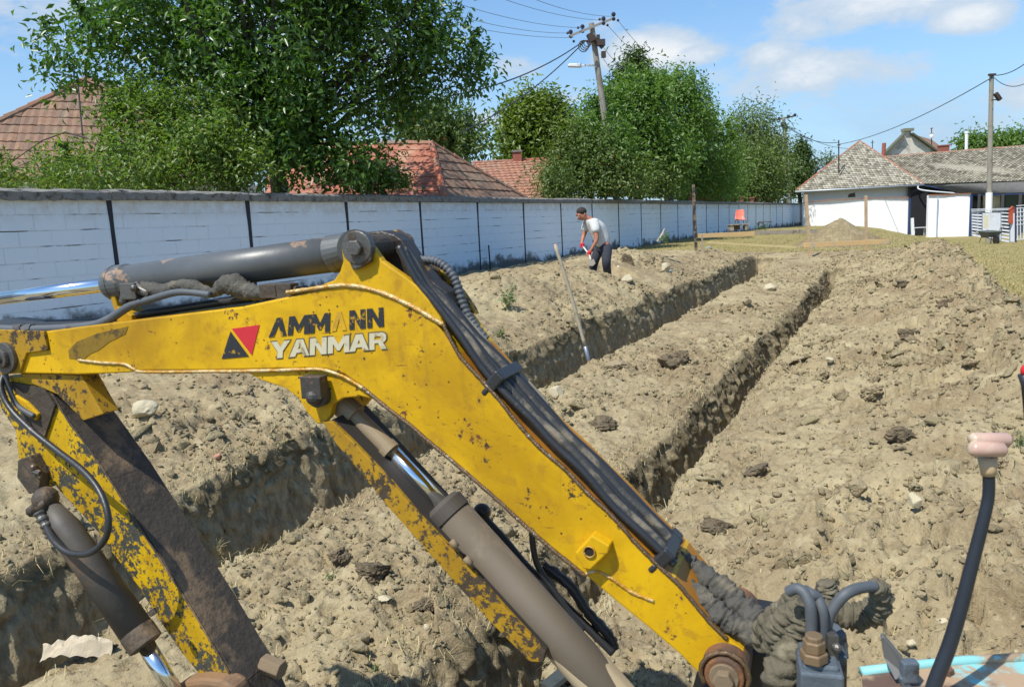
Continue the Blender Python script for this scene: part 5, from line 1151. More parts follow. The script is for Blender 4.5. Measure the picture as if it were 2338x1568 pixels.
def roof(name, TL, TR, BR, BLp, course, tw, mt, parent, lift=.03, cup=0.0):
    TL, TR, BR, BLp = [np.asarray(p, float) for p in (TL, TR, BR, BLp)]
    n = unit(np.cross(BR-BLp, TL-BLp)); n = n if n[2] > 0 else -n
    H = np.linalg.norm((TL+TR)/2-(BLp+BR)/2); rows = max(3, int(H/course)); ex_ = unit(BR-BLp); V_ = []; F_ = []; T_ = []
    for i in range(rows):
        a0, a1 = i/rows, (i+1)/rows+.12/rows
        l0 = TL+(BLp-TL)*a0; l1 = TL+(BLp-TL)*a1; r0 = TR+(BR-TR)*a0; r1 = TR+(BR-TR)*a1
        org = BLp; pr = lambda p: float(np.dot(p-org, ex_))
        xl, xr = min(pr(l0), pr(l1)), max(pr(r0), pr(r1)); k0 = math.floor(xl/tw); 
        def ln(t): # point on the row lines at coordinate t
            f0 = (t-pr(l0))/max(pr(r0)-pr(l0), 1e-6); f1 = (t-pr(l1))/max(pr(r1)-pr(l1), 1e-6)
            f0 = min(1, max(0, f0)); f1 = min(1, max(0, f1)); return l0+(r0-l0)*f0, l1+(r1-l1)*f1
        st = (i % 2)*.5*tw if cup == 0 else 0; k = 0; x = k0*tw-st
        while x < xr:
            x1 = x+tw; A, B = ln(max(x, xl)); Cc, Dd = ln(min(x1, xr)); j = random.uniform(-.25, .35)*lift; h1 = lift+j
            nb = len(V_)
            if cup:
                m0, m1 = (A+Cc)/2, (B+Dd)/2
                V_ += [A+n*.004, m0+n*(.004+cup), Cc+n*.004, Dd+n*(h1*.8), m1+n*(h1+cup), B+n*(h1*.8), Dd-n*.01, B-n*.01]
                F_ += [(nb, nb+1, nb+4, nb+5), (nb+1, nb+2, nb+3, nb+4), (nb+5, nb+4, nb+3, nb+6), (nb+5, nb+6, nb+7)]; tt = random.random(); T_ += [tt]*4
            else:
                V_ += [A+n*.004, Cc+n*.004, Dd+n*h1, B+n*(h1+random.uniform(-.3, .3)*lift), Dd-n*.01, B-n*.01]; F_ += [(nb, nb+1, nb+2, nb+3), (nb+3, nb+2, nb+4, nb+5)]; tt = random.random(); T_ += [tt]*2
            x = x1
    # deck beneath the tiles
    q_ = .02+.012*np.linalg.norm(BR-BLp); nb = len(V_); V_ += [TL-n*q_, TR-n*q_, BR-n*q_, BLp-n*q_, TL-n*(q_+.08), TR-n*(q_+.08), BR-n*(q_+.08), BLp-n*(q_+.08)]
    F_ += [(nb, nb+1, nb+2, nb+3), (nb+4, nb+7, nb+6, nb+5), (nb, nb+4, nb+5, nb+1), (nb+1, nb+5, nb+6, nb+2), (nb+2, nb+6, nb+7, nb+3), (nb+3, nb+7, nb+4, nb)]; T_ += [.5]*6
    o = link_mesh(name, V_, F_, mt, parent); a_ = o.data.attributes.new('tint', 'FLOAT', 'FACE'); a_.data.foreach_set('value', np.array(T_, np.float32)); return o
def ridge(name, P, r, mt, parent, L=.38):
    V_ = []; F_ = []; T_ = []; P = [np.asarray(p, float) for p in P]; mb = MB()
    for a, b_ in zip(P[:-1], P[1:]):
        n = max(1, int(np.linalg.norm(b_-a)/L)); 
        for i in range(n):
            q0 = a+(b_-a)*i/n; q1 = a+(b_-a)*(i+1.08)/n; k = len(mb.F); mb.tube([q0+np.array([0, 0, random.uniform(-.01, .02)]), q1], [r*random.uniform(1.05, 1.2), r*.9], 7); T_ += [random.random()]*(len(mb.F)-k)
    o = mb.build(name, mt, parent); a_ = o.data.attributes.new('tint', 'FLOAT', 'FACE'); a_.data.foreach_set('value', np.array(T_, np.float32)); return o
M_PLAS = simple('weathered_plaster', (.60, .565, .48), .95, 0, .15, 1.5, .4, .01, (.36, .33, .27), (.48, .62))
def drop(p, z): return np.array([p[0], p[1], z])
# left house
A = at(200, 180, 26); L0 = at(-190, 345, 24); B0 = at(-190, 420, 23); ap = A; el_ = at(-260, 400, 22.5); er_ = at(520, 405, 24.5); bk_ = at(640, 330, 34)
hs = thing('house', drop(A, .4), 'house with a big weathered brown tiled roof behind the bushes at the left edge', 'house')
roof('roof', ap+(EDx*0), ap+np.array([.15, .1, 0]), er_, el_, .34, .24, M_TILE_B, hs, .035, .018)
roof('roof', ap+np.array([.15, .1, 0]), ap+np.array([.3, 2, 0]), bk_, er_, .34, .24, M_TILE_B, hs, .035, .018)
ridge('ridge', [el_, ap], .10, M_RIDGEG, hs); ridge('ridge', [ap, er_], .10, M_RIDGEG, hs)
mb = MB(); mb.prism([el_+np.array([.4, .4, -.1]), er_+np.array([-.4, .3, -.1]), drop(er_+np.array([-.4, .3, 0]), -.3), drop(el_+np.array([.4, .4, 0]), -.3)], np.array([.4, 3., 0])); mb.build('wall', M_PLAS, hs)
p = at(176, 170, 20); q = at(180, 320, 20); mb = MB(); mb.tube([q-np.array([0, 0, 2.5]), p], .022, 8); tag(mb.build('metal_mast', M_STEEL), 'thin grey mast standing in front of the brown tiled roof', 'mast')
# middle house: red slope, hip and brown slope
T0 = at(985, 328, 22); Bc = at(1015, 452, 20); Rt = at(1215, 462, 24); apx = T0
hm = thing('house', drop(at(1050, 450, 23), .5), 'house with a hipped roof, red tiles left and brown tiles right, above the wall', 'house')
zl = Bc[2]-.35
Bc2 = Bc+(Bc-T0)*.12; Rt2 = Rt+(Rt-T0)*.10
T1 = at(940, 362, 21.2); 
roof('roof', T0, T0+np.array([.02, .02, 0]), Rt2, Bc2, .33, .30, M_TILE_B, hm, .035, .012)
L1 = at(620, 330, 24); Lb = at(600, 480, 21.5)
roof('roof', L1, T0, Bc2, Lb, .33, .26, M_TILE_R, hm, .03, .02)
ridge('ridge', [T0, Bc2], .085, M_RIDGE, hm); ridge('ridge', [T0, Rt2], .075, M_RIDGEG, hm); ridge('ridge', [L1, T0], .085, M_RIDGEG, hm)
mb = MB(); mb.prism([drop(Bc2, Bc2[2]-.12)+np.array([0, .4, 0]), drop(Rt2, Rt2[2]-.12)+np.array([-.3, .3, 0]), drop(Rt2, -.2)+np.array([-.3, .3, 0]), drop(Bc2, -.2)+np.array([0, .4, 0])], np.array([-3, 2, 0])); mb.build('wall', M_PLAS, hm)
# orange roofed house behind
h3 = thing('house', drop(at(1170, 430, 32), .5), 'house with an orange tiled roof and a small brick chimney behind the hipped one', 'house')
a, b_, c, d = at(1080, 373, 32), at(1300, 361, 33), at(1310, 470, 28), at(1060, 480, 27.5)
roof('roof', a, b_, c, d, .30, .22, M_TILE_O, h3, .03, .018); ridge('ridge', [a, b_], .08, M_RIDGE, h3)
mb = MB(); mb.prism([d+np.array([.3, .5, -.1]), c+np.array([-.3, .5, -.1]), drop(c, -.2)+np.array([-.3, .5, 0]), drop(d, -.2)+np.array([.3, .5, 0])], np.array([0, 6, 0])); mb.build('wall', M_PLAS, h3)
M_BRK = simple('red_brick', (.30, .10, .065), .9, 0, .3, 8, .4, .01)
p = at(1181, 366, 32.5); mb = MB(); mb.box(p+np.array([0, 0, -.05]), (.36, .36, .75)); ch = mb.build('chimney', M_BRK, h3); mb = MB(); mb.box(p+np.array([0, 0, .35]), (.44, .44, .07)); mb.build('chimney_cap', M_CONC, h3)
# white farmhouse at the right
fh = thing('farmhouse', at(2000, 540, 66), 'white farmhouse with old grey lichened tiled roofs and a gutter, far right background', 'house')
D0 = 66.
apx = at(1963, 322, 71); eL = at(1817, 435, D0); eR = at(2108, 420, D0); 
roof('roof', apx, apx+np.array([.05, 0, 0]), eR, eL, .27, .24, M_TILE_G, fh, .05, .03)
rl0 = at(2010, 360, 74); rl1 = at(2500, 322, 62); el1 = at(2500, 408, 55)
roof('roof', rl0, rl1, el1, eR+np.array([.1, .0, -.02]),   .30, .26, M_TILE_G, fh, .07, .04)
roof('roof', apx, rl0+np.array([.6, .5, -.1]), rl0+np.array([4, .5, -3.2]), eR, .36, .38, M_TILE_G, fh, .05, .03)
bkl = at(1830, 430, 78); roof('roof', apx+np.array([-.02, .3, 0]), apx, eL, bkl, .4, .4, M_TILE_G, fh, .05, 0)
ridge('ridge', [apx, eR], .08, M_RIDGE, fh, .45); ridge('ridge', [eL, apx], .08, M_RIDGE, fh, .45); ridge('ridge', [rl0, rl1], .12, M_RIDGEG, fh, .45)
gl = MB(); o_ = np.array([0, -.12, -.1]); gl.tube([eL+o_+np.array([-.1, 0, -.02]), eR+o_], .085, 10); M_GUT = simple('pale_zinc', (.42, .45, .47), .5, .4, .1, 5); gl.build('gutter', M_GUT, fh, smooth=True)
mb = MB(); mb.tube([eR+np.array([-.5, -.15, -.15]), at(2098, 432, D0-.3), at(2125, 437, D0-1), at(2200, 443, D0-2.2), at(2213, 446, D0-2.3)], .07, 10, smooth=4); mb.build('downpipe', M_GUT, fh, smooth=True)
wz = eL[2]-.12
wa = at(1836, 520, D0+.9); wb = at(2078, 520, D0+.9); wp_ = [drop(wa, wz+.05), drop(wb, wz+.12+(eR[2]-eL[2])), drop(wb, -.9), drop(wa, -.9)]
M_BLW = simple('pale_bluewashed_wall', (.62, .66, .70), .9, 0, .05, 1.2, .3, .01, (.5, .5, .48), (.6, .72))
mb = MB(); mb.prism(wp_, np.array([0, .3, 0])); mb.build('wall', M_BLW, fh)
p = at(1944, 443, D0+.85); mb = MB(); q = [at(1936, 451, D0+.88), at(1937, 445, D0+.88), at(1941, 442.5, D0+.88), at(1952, 440, D0+.88), at(1953, 450, D0+.88)]; mb.prism(q, np.array([0, .02, 0])); mb.build('fallen_plaster_patch', simple('bare_adobe', (.10, .085, .065), .95, 0, .3, 4), fh)
# porch interior behind the door opening
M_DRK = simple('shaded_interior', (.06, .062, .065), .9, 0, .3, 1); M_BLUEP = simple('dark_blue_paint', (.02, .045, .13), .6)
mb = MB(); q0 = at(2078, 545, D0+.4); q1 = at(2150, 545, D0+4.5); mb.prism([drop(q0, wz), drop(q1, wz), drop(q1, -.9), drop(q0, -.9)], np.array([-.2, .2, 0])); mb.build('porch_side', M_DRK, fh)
mb = MB(); q0 = at(2079, 545, D0+.2); q1 = at(2124, 545, D0+.0); mb.prism([drop(q0, wz+.1), drop(q1, wz+.1), drop(q1, -.9), drop(q0, -.9)], np.array([0, .15, 0])); mb.build('doorway_shadow_board', simple('doorway_shade_black', (.012, .013, .016), .9, 0, .3, 3), fh)  # black sheet added across the opening to paint the shade inside
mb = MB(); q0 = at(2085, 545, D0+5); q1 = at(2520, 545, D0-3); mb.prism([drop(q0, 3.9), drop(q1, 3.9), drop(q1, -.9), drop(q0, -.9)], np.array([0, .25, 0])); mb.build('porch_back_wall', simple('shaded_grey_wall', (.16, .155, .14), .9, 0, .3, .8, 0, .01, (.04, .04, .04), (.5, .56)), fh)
mb = MB(); q = [eR+np.array([.0, -.05, -.16]), at(2215, 444, D0-2.6), at(2240, 440, D0+1.5), eR+np.array([2.0, 4, .2])]; mb.prism(q, np.array([0, 0, .08])); mb.build('porch_roof', M_BLUEP, fh)
# corrugated lower roof over the porch
V_ = []; F_ = []; n = 300; ca0, ca1 = at(2128, 424, D0-.4), at(2480, 409, 54.6); cb0, cb1 = at(2205, 443, D0-2.5), at(2480, 434, 52.6)
for i in range(n+1):
    f = i/n; h = .045*math.cos(i*math.pi/2.0); V_ += [ca0*(1-f)+ca1*f+np.array([0, 0, h]), cb0*(1-f)+cb1*f+np.array([0, 0, h])]
for i in range(n): F_.append((2*i, 2*i+1, 2*i+3, 2*i+2))
o = link_mesh('corrugated_roof', V_, F_, simple('grey_asbestos_sheet', (.17, .165, .155), .9, 0, .3, 2), fh); so_ = o.modifiers.new('thick', 'SOLIDIFY'); so_.thickness = .02
mb = MB(); mb.bar(cb0+np.array([0, .15, -.12]), cb1+np.array([0, .15, -.12]), .1, .1); mb.build('eaves_beam', M_BLUEP, fh)
for px in (2236, 2262+28, 2330):
    a = at(px, 443, 61-(px-2236)*.06); mb = MB(); mb.bar(drop(a, -.8), a, .14, .14, up=(0, 1, 0)); mb.build('porch_post', M_DRK, fh)
for (x0, x1, mt) in ((2246, 2262, M_PLAS), (2266, 2284, M_PLAS), (2296, 2322, simple('dull_green_door', (.07, .10, .085), .7))):
    d0_ = 63.0; a, b_, c, d = at(x0, 447, d0_), at(x1, 446, d0_), at(x1, 500, d0_), at(x0, 500, d0_); mb = MB(); mb.prism([a, b_, c, d], np.array([0, .1, 0])); mb.build('door', mt, fh)
# antenna on the roof of the farmhouse
def antenna(px, y0, y1, dep, lab, arms=((6, 0),), r=.03):
    t = thing('antenna', at(px, y1, dep), lab, 'antenna', 'masts on the roofs'); mb = MB(); mb.tube([at(px, y1, dep), at(px-(y0-y1)*0, y0, dep)], r, 6); mb.build('mast', M_DST, t)
    for (w_, dy) in arms: mb = MB(); mb.tube([at(px-w_, y0+dy, dep), at(px+w_, y0+dy-1, dep)], r*.8, 5); mb.build('crossbar', M_DST, t)
M_DST = simple('dark_rusty_iron', (.05, .035, .03), .8)
antenna(1915, 320, 408, 67.5, 'tall dark mast with a short arm on the hip of the grey roof', ((4, 12),), .05)
mb = MB(); mb.tube([at(1914, 405, 67.4), at(1928, 384, 67.2)], .05, 6); tag(mb.build('roof_prop', M_DST), 'slanting dark prop next to the tall mast on the grey roof', 'prop')
antenna(1992, 320, 342, 80, 'small cross shaped antenna left of the plaster gable', ((4, 6),), .04); antenna(2127, 292, 352, 84, 'television antenna with a white dish right of the plaster gable', ((3, 2), (4, 14)), .045); antenna(1904, 355, 385, 90, 'far cross shaped antenna over the treetops left of the grey roof', ((8, 1),), .04)
mb = MB(); mb.ball(at(2127, 311, 83.8), (.22, .06, .24), 12, 8); tag(mb.build('satellite_dish', M_WHITE), 'small white dish fixed on the mast right of the gable', 'dish')
# gable house behind
gh = thing('gable_house', drop(at(2080, 350, 82), 0), 'old house showing a bare plaster gable with a square top, behind the grey roof', 'house')
q = [(2018, 352), (2064, 306), (2064, 297), (2080, 297), (2080, 305), (2136, 344), (2136, 372), (2018, 376)]
mb = MB(); P = [at(x, y, 82) for x, y in q]; P[-1] = drop(P[-1], 0); P[-2] = drop(P[-2], 0); mb.prism(P, np.array([0, .5, 0])); mb.build('gable', M_PLAS, gh)
mb = MB(); mb.bar(at(2016, 354, 81.9), at(2064, 306, 81.9), .75, .16); mb.bar(at(2080, 305, 81.9), at(2140, 347, 81.9), .75, .16); mb.build('roof_edge', simple('mossy_edge', (.10, .105, .07), .9), gh); mb = MB(); mb.box(at(2072, 297, 82.1), (1.0, .8, .28)); mb.build('gable_cap', simple('mossy_cap', (.20, .20, .14), .9), gh)
mb = MB(); mb.prism([at(2022, 356, 82.5), at(2072, 303, 82.5), at(2134, 348, 82.5)], np.array([8, 10, 0])); mb.build('roof', M_TILE_B, gh)
p = at(2017, 340, 78); mb = MB(); mb.tube([p-np.array([0, 0, 1.2]), p+np.array([.05, 0, .55])], .2, 8); tag(mb.build('flue_pipe', M_BRK), 'leaning dark red flue beside the foot of the gable', 'flue')
p = at(2154, 342, 76); mb = MB(); mb.box(p-np.array([0, 0, .2]), (.78, .7, 1.1)); mb.box(p+np.array([0, 0, .38]), (.9, .8, .1)); tag(mb.build('brick_chimney', M_BRK), 'squat red brick chimney on the ridge right of the gable', 'chimney')
p = at(2207, 330, 74); mb = MB(); mb.tube([p-np.array([0, 0, 1.0]), at(2207, 301, 74)], .14, 10); mb.tube([at(2207, 305, 74), at(2207, 300, 74)], .17, 10); tag(mb.build('white_flue', M_WHITE), 'slim white flue rising behind the long grey roof', 'flue')

# ------------------------------------------------------------------ white yard walls with tile coping
def yardwall(tops, bots, dep, lab, lab_cat='wall'):
    t = thing('yard_wall', at(bots[0][0], bots[0][1], dep[0]), lab, lab_cat); n = len(tops); V_ = []
    D_ = np.linspace(dep[0], dep[1], n); Tp = [at(x, y, d) for (x, y), d in zip(tops, D_)]; Bp = []
    for q_, (x, y), d in zip(Tp, bots, D_): b_ = at(x, y, d); Bp.append(np.array([q_[0], q_[1], b_[2]-.5]))
    mb = MB(); mb.prism(Tp+Bp[::-1], np.array([.0, .28, 0])); mb.build('wall_body', M_WHITE, t)
    V2 = MB(); T_ = []
    for a, b_ in zip(Tp[:-1], Tp[1:]):
        L = np.linalg.norm(b_-a); k = max(1, int(L/.42))
        for i in range(k):
            q0 = a+(b_-a)*i/k+np.array([0, .08, .03]); q1 = a+(b_-a)*(i+1.1)/k+np.array([0, .08, .05]); nf = len(V2.F); V2.bar(q0+np.array([0, 0, random.uniform(-.01, .015)]), q1, .44, .045); T_ += [random.random()]*(len(V2.F)-nf)
    o = V2.build('tile_coping', M_RIDGE, t); a_ = o.data.attributes.new('tint', 'FLOAT', 'FACE'); a_.data.foreach_set('value', np.array(T_, np.float32)); return t
yardwall([(1834, 464), (1860, 461), (1900, 457), (1950, 455), (2000, 453), (2040, 452), (2074, 452)], [(1834, 517), (1860, 517), (1900, 517), (1950, 518), (1990, 521), (2040, 533), (2074, 540)], (62.6, 60.0), 'bright whitewashed yard wall with a tile coping, left of the dark doorway')
yw = yardwall([(2121, 446), (2160, 446), (2190, 444), (2217, 443)], [(2121, 539), (2160, 539), (2190, 537), (2217, 534)], (60.2, 58.6), 'bright whitewashed yard wall with a tile coping, right of the dark doorway')
mb = MB(); a = at(2141, 447, 59.75); mb.bar(drop(a, -1), a, .05, .05, up=(0, 1, 0)); mb.build('pillar_line', simple('pale_blue_line', (.35, .43, .55), .9), yw)
for px, lab in ((2077, 'dark blue gate post left of the doorway'), (2218, 'dark blue post closing the right white wall')):
    a = at(px, 452 if px < 2100 else 446, 59.8 if px < 2100 else 58.5); mb = MB(); mb.bar(drop(a, a[2]-3.6), a, .13, .13, up=(0, 1, 0)); tag(mb.build('blue_post', M_BLUEP), lab, 'post')
a = at(2083, 498, 62.8); mb = MB(); mb.bar(at(2082.5, 498, 59.8), at(2084, 537, 59.8), .22, .1, up=(0, 1, 0)); tag(mb.build('white_pipe', M_WHITE), 'short white pipe standing just left of the doorway', 'pipe')
# pale bench seen in the dark doorway
c = at(2099, 528, 64.5); t = thing('garden_bench', drop(c, c[2]-.35), 'pale bench standing in the dark doorway', 'bench'); mb = MB(); mb.box(c+np.array([0, 0, .3]), (1.0, .4, .06)); mb.build('seat', M_BLW, t)
for x_ in (-.4, .4): mb = MB(); mb.tube([c+np.array([x_, 0, .3]), c+np.array([x_, 0, -.35])], .03, 6); mb.build('leg', M_BLW, t)
# rusty brackets on top of the long wall
M_RBK = simple('flaking_rusty_iron', (.22, .075, .045), .85, 0, .5, 12, .5, .01, (.45, .30, .22), (.58, .66))
for i, px in enumerate([1600, 1612, 1627, 1642, 1652, 1664, 1675, 1695, 1712, 1734, 1748, 1764, 1778, 1792, 1806]):
    y = np.interp(px, [1580, 1840], [461, 465]); p = wallhit(px, y-2)-WN*.5; h_ = (.75 if i in (4, 2) else .5)*(1-.02*i); zt = ZTOP+.1
    t = thing('iron_post', drop(p, ZTOP-.1), 'rusty iron fence post rising behind the far part of the long wall', 'post', 'rusty iron fence posts behind the long wall')
    mb = MB(); mb.bar(drop(p, 0.4), drop(p, zt+h_*.9), .06, .06, up=(0, 1, 0)); mb.build('post', M_RBK, t); mb = MB(); mb.box(drop(p, zt+h_*.9), (.30, .2, .10)); mb.box(drop(p, zt+.18), (.2, .12, .22)); mb.build('bracket', M_RBK, t)
# fences at the right
def fencing():
    d0, d1 = 36.5, 33.5; P = lambda x, y: at(x, y, np.interp(x, [2220, 2400], [d0, d1-1]))
    t = thing('metal_fence', P(2222, 540), 'low whitish slatted metal fence panel right of the white yard wall', 'fence')
    M_FW = simple('chalky_white_metal', (.62, .66, .72), .6, 0, .12, 6, .2, .005, (.4, .4, .4), (.58, .68)); M_FB = simple('blue_grey_metal', (.22, .27, .36), .6)
    top = lambda x: np.interp(x, [2218, 2312], [484, 487]); bot = lambda x: np.interp(x, [2218, 2312], [536, 553])
    for k in range(9):
        f = k/8
        for x0, x1 in ((2219, 2242), (2286, 2306)):
            if k in (0, 8) or True: mb = MB(); mb.bar(P(x0, top(x0)*(1-f)+bot(x0)*f), P(x1, top(x1)*(1-f)+bot(x1)*f), .02, .075 if k else .05); mb.build('slat', M_FW, t)
    for x0, x1 in ((2243, 2286), (2306, 2319)): mb = MB(); mb.prism([P(x0, top(x0)), P(x1, top(x1)), P(x1, bot(x1)), P(x0, bot(x0))], np.array([0, .03, 0])); mb.build('sheet', M_FW, t)
    mb = MB(); mb.prism([P(2245, 491)-np.array([0, .02, 0]), P(2256, 491)-np.array([0, .02, 0]), P(2256, 520)-np.array([0, .02, 0]), P(2246, 520)-np.array([0, .02, 0])], np.array([0, .01, 0])); mb.build('cream_board', simple('cream_board', (.62, .58, .42), .7), t)
    for x in (2219, 2232, 2243, 2286, 2306): mb = MB(); mb.bar(P(x, top(x)-6), P(x, bot(x)+1), .035, .035, up=(0, 1, 0)); mb.build('upright', M_FB, t)
    for dy in (-6, -3): mb = MB(); mb.bar(P(2218, 484+dy), P(2312, 487+dy-5), .03, .03); mb.build('top_rail', M_FW, t)
    for x in range(2222, 2300, 6): mb = MB(); mb.bar(P(x, top(x)-6), P(x+4, top(x)-1), .012, .012); mb.build('scroll', M_FB, t)
    tt = thing('lattice_gate', P(2322, 545), 'white lattice garden gate at the right edge', 'gate')
    for x in (2323, 2330, 2337, 2346, 2356, 2370): mb = MB(); mb.bar(P(x, 474), P(x, 546), .035, .03, up=(0, 1, 0)); mb.build('upright', M_FW, tt)
    for y in (469, 475, 484, 494, 503, 512, 546): mb = MB(); mb.bar(P(2321, y+1), P(2372, y-3), .03, .03); mb.build('rail', M_FW, tt)
    mb = MB(); mb.bar(P(2319, 474), P(2319, 560), .055, .055, up=(0, 1, 0)); tag(mb.build('fence_post', simple('dark_indigo_post', (.035, .04, .10), .6)), 'dark indigo post between the metal fence and the gate', 'post')
    c = P(2307, 493)-np.array([0, .14, 0]); mbx = thing('mailbox', c, 'brick red mailbox hanging on the fence by the gate', 'mailbox')
    m_ = simple('brick_red_metal', (.42, .085, .04), .55, 0, .1, 8); mb = MB(); w_ = 8*34/FPX; h_ = 17*34/FPX
    mb.prism([c+np.array([-w_*.85, 0, -h_]), c+np.array([w_*.85, 0, -h_]), c+np.array([w_*.85, 0, h_*.75]), c+np.array([0, 0, h_*1.15]), c+np.array([-w_*.85, 0, h_*.75])], np.array([.03, .13, 0])); mb.build('box', m_, mbx, bevel=.004)
    mb = MB(); mb.prism([c+np.array([-w_, -.02, h_*.70]), c+np.array([0, -.02, h_*1.15]), c+np.array([w_, -.02, h_*.70]), c+np.array([w_, -.02, h_*.80]), c+np.array([0, -.02, h_*1.28]), c+np.array([-w_, -.02, h_*.80])], np.array([.03, .17, 0])); mb.build('lid', m_, mbx)
fencing()
# wheelbarrow
c = at(2262, 557, 32.5); t = thing('wheelbarrow', c, 'grey wheelbarrow parked nose first in front of the metal fence', 'wheelbarrow'); M_WB = simple('grey_green_tray', (.11, .125, .115), .6, .1, .2, 10)
V_ = []; tr = [(-.30, -.25, .52), (.30, -.25, .52), (.30, .45, .56), (-.30, .45, .56), (-.18, -.12, .30), (.18, -.12, .30), (.2, .3, .28), (-.2, .3, .28)]
o = link_mesh('tray', [c+np.array(v) for v in tr], [(0, 1, 5, 4), (1, 2, 6, 5), (2, 3, 7, 6), (3, 0, 4, 7), (4, 5, 6, 7)], M_WB, t); so_ = o.modifiers.new('thick', 'SOLIDIFY'); so_.thickness = .02
mb = MB(); mb.tube([c+np.array([-.035, -.34, .19]), c+np.array([.035, -.34, .19])], .19, 20); mb.build('wheel', M_RUB, t)
for s_ in (-1, 1):
    mb = MB(); mb.tube([c+np.array([s_*.05, -.34, .19]), c+np.array([s_*.2, .1, .30]), c+np.array([s_*.3, .6, .50]), c+np.array([s_*.36, .85, .56])], .016, 6, smooth=3); mb.build('handle', M_DST, t); mb = MB(); mb.tube([c+np.array([s_*.22, .3, .30]), c+np.array([s_*.26, .42, 0])], .014, 6); mb.build('leg', M_DST, t)
mb = MB(); mb.tube([c+np.array([.32, -.05, 0]), c+np.array([.42, .1, .55]), c+np.array([.55, .2, .66]), c+np.array([.6, .25, .4])], .012, 6, smooth=4); mb.build('side_bar', M_DST, t)

# ------------------------------------------------------------------ poles and wires
M_POLE = simple('grey_concrete_pole', (.27, .25, .205), .95, 0, .15, 3, .3, .01, (.2, .18, .15), (.5, .62)); M_INS = simple('dark_insulator', (.03, .03, .05), .25)
def pole(top, mid, dep, r0, r1, lab, nm='utility_pole'):
    a = at(*top, dep); b_ = at(*mid, dep); d_ = (b_-a)/(a[2]-b_[2]); g = min(gz(b_[0], b_[1]), 1.0); base = a+d_*(a[2]-g+.3); t = thing(nm, base, lab, 'utility pole', 'poles carrying the wires')
    mb = MB(); mb.bar(base, a, r1*2, r1*2*.8, up=(0, 1, 0)) if False else mb.tube([base, a], [r1, r0], 12); mb.build('pole', M_POLE, t); return t
t = pole((1350, 54), (1383, 285), 30, .10, .145, 'tall leaning concrete pole with a slanting crossarm, behind the trees in the middle')
mb = MB(); mb.bar(at(1303, 82, 29.5), at(1402, 42, 30.3), .08, .08); mb.build('crossarm', simple('pale_iron_arm', (.42, .38, .33), .7), t)
for (x, y) in ((1303, 80), (1330, 68), (1378, 50), (1401, 40)):
    mb = MB(); p = at(x, y, 29.9); mb.ball(p+np.array([0, 0, .10]), (.085, .085, .085), 10, 6); mb.ball(p+np.array([0, 0, -.06]), (.075, .075, .07), 10, 6); mb.build('insulator', M_INS, t)
for (x, y) in ((1296, 76), (1320, 64), (1369, 45), (1387, 58), (1411, 47), (1310, 95)):
    mb = MB(); mb.ball(at(x, y, 29.6), .05, 8, 6); mb.build('small_insulator', M_INS, t)
mb = MB(); mb.bar(at(1352, 82, 29.8), at(1376, 110, 29.8), .12, .12); mb.box(at(1372, 98, 29.8), (.30, .2, .22)); mb.box(at(1378, 125, 29.8), (.16, .15, .22)); mb.box(at(1366, 93, 29.8), (.12, .12, .4)); mb.bar(at(1345, 78, 29.8), at(1353, 95, 29.8), .22, .22); mb.build('fuse_box', M_DST, t)
for k in range(4):
    cx_, cy_ = 1332+k*3, 106-k*2; ring = [at(cx_+(11-k)*math.cos(q), cy_+(13-k*2)*math.sin(q), 29.6) for q in np.linspace(0, 2*math.pi, 22)]; mb = MB(); mb.tube(ring, .018, 5, cap=False); mb.build('cable_coil', M_DST, t)
sl_ = thing('street_lamp', at(1355, 150, 29.9), 'white street lamp on a short arm of the tall leaning pole', 'street lamp'); mb = MB(); mb.bar(at(1304, 149, 29.8), at(1357, 150, 29.9), .05, .06); mb.build('arm', M_WHITE, sl_); mb = MB(); mb.prism([at(x, y, 29.7) for x, y in ((1297, 147), (1303, 145), (1328, 145), (1331, 149), (1328, 153), (1298, 152))], np.array([0, .22, 0])); mb.build('lamp_head', simple('white_lamp', (.8, .82, .85), .3), sl_, bevel=.02)
t = pole((1789, 268), (1803, 460), 66, .13, .19, 'far concrete pole with a single crossarm near the farmhouse roof')
mb = MB(); mb.bar(at(1767, 276, 66.), at(1815, 265, 66.4), .1, .1); mb.build('crossarm', M_DST, t)
for (x, y) in ((1767, 274), (1779, 271), (1801, 266), (1815, 263), (1789, 285), (1793, 292)): mb = MB(); mb.ball(at(x, y, 66.), .14 if y < 280 else .26, 8, 6); mb.build('insulator', M_INS, t)
sl_ = thing('street_lamp', at(1790, 314, 66.), 'white street lamp on the far pole near the farmhouse', 'street lamp'); mb = MB(); mb.bar(at(1764, 313, 65.8), at(1790, 316, 66.), .09, .1); mb.build('arm', M_WHITE, sl_); mb = MB(); mb.box(at(1769, 312.5, 65.8), (.9, .3, .16)); mb.build('lamp_head', M_WHITE, sl_)
t = pole((2264, 172), (2258, 480), 40, .10, .14, 'slender grey pole with a white painted foot rising behind the metal fence')
a = at(2258.5, 440, 39.9); b_ = at(2258, 484, 39.9); mb = MB(); mb.tube([drop(b_, b_[2]-1.0), a], .158, 12); mb.build('white_foot', M_WHITE, t)
mb = MB(); mb.box(at(2265, 171, 39.9), (.35, .12, .10)); mb.build('pole_cap', M_DST, t)
fl = thing('floodlight', at(2272, 226, 39.7), 'dark floodlight clamped to the slender right pole', 'floodlight'); mb = MB(); mb.box(at(2278, 221, 39.6), (.16, .2, .42), ([.8, 0, .6], [0, 1, 0], [-.6, 0, .8])); mb.build('head', M_DST, fl); mb = MB(); mb.bar(at(2264, 229, 39.7), at(2276, 228, 39.7), .05, .05); mb.build('bracket', M_DST, fl)
M_WIRE = simple('dark_cable', (.03, .035, .045), .6); M_WIREP = simple('pale_conductor', (.17, .19, .22), .5)
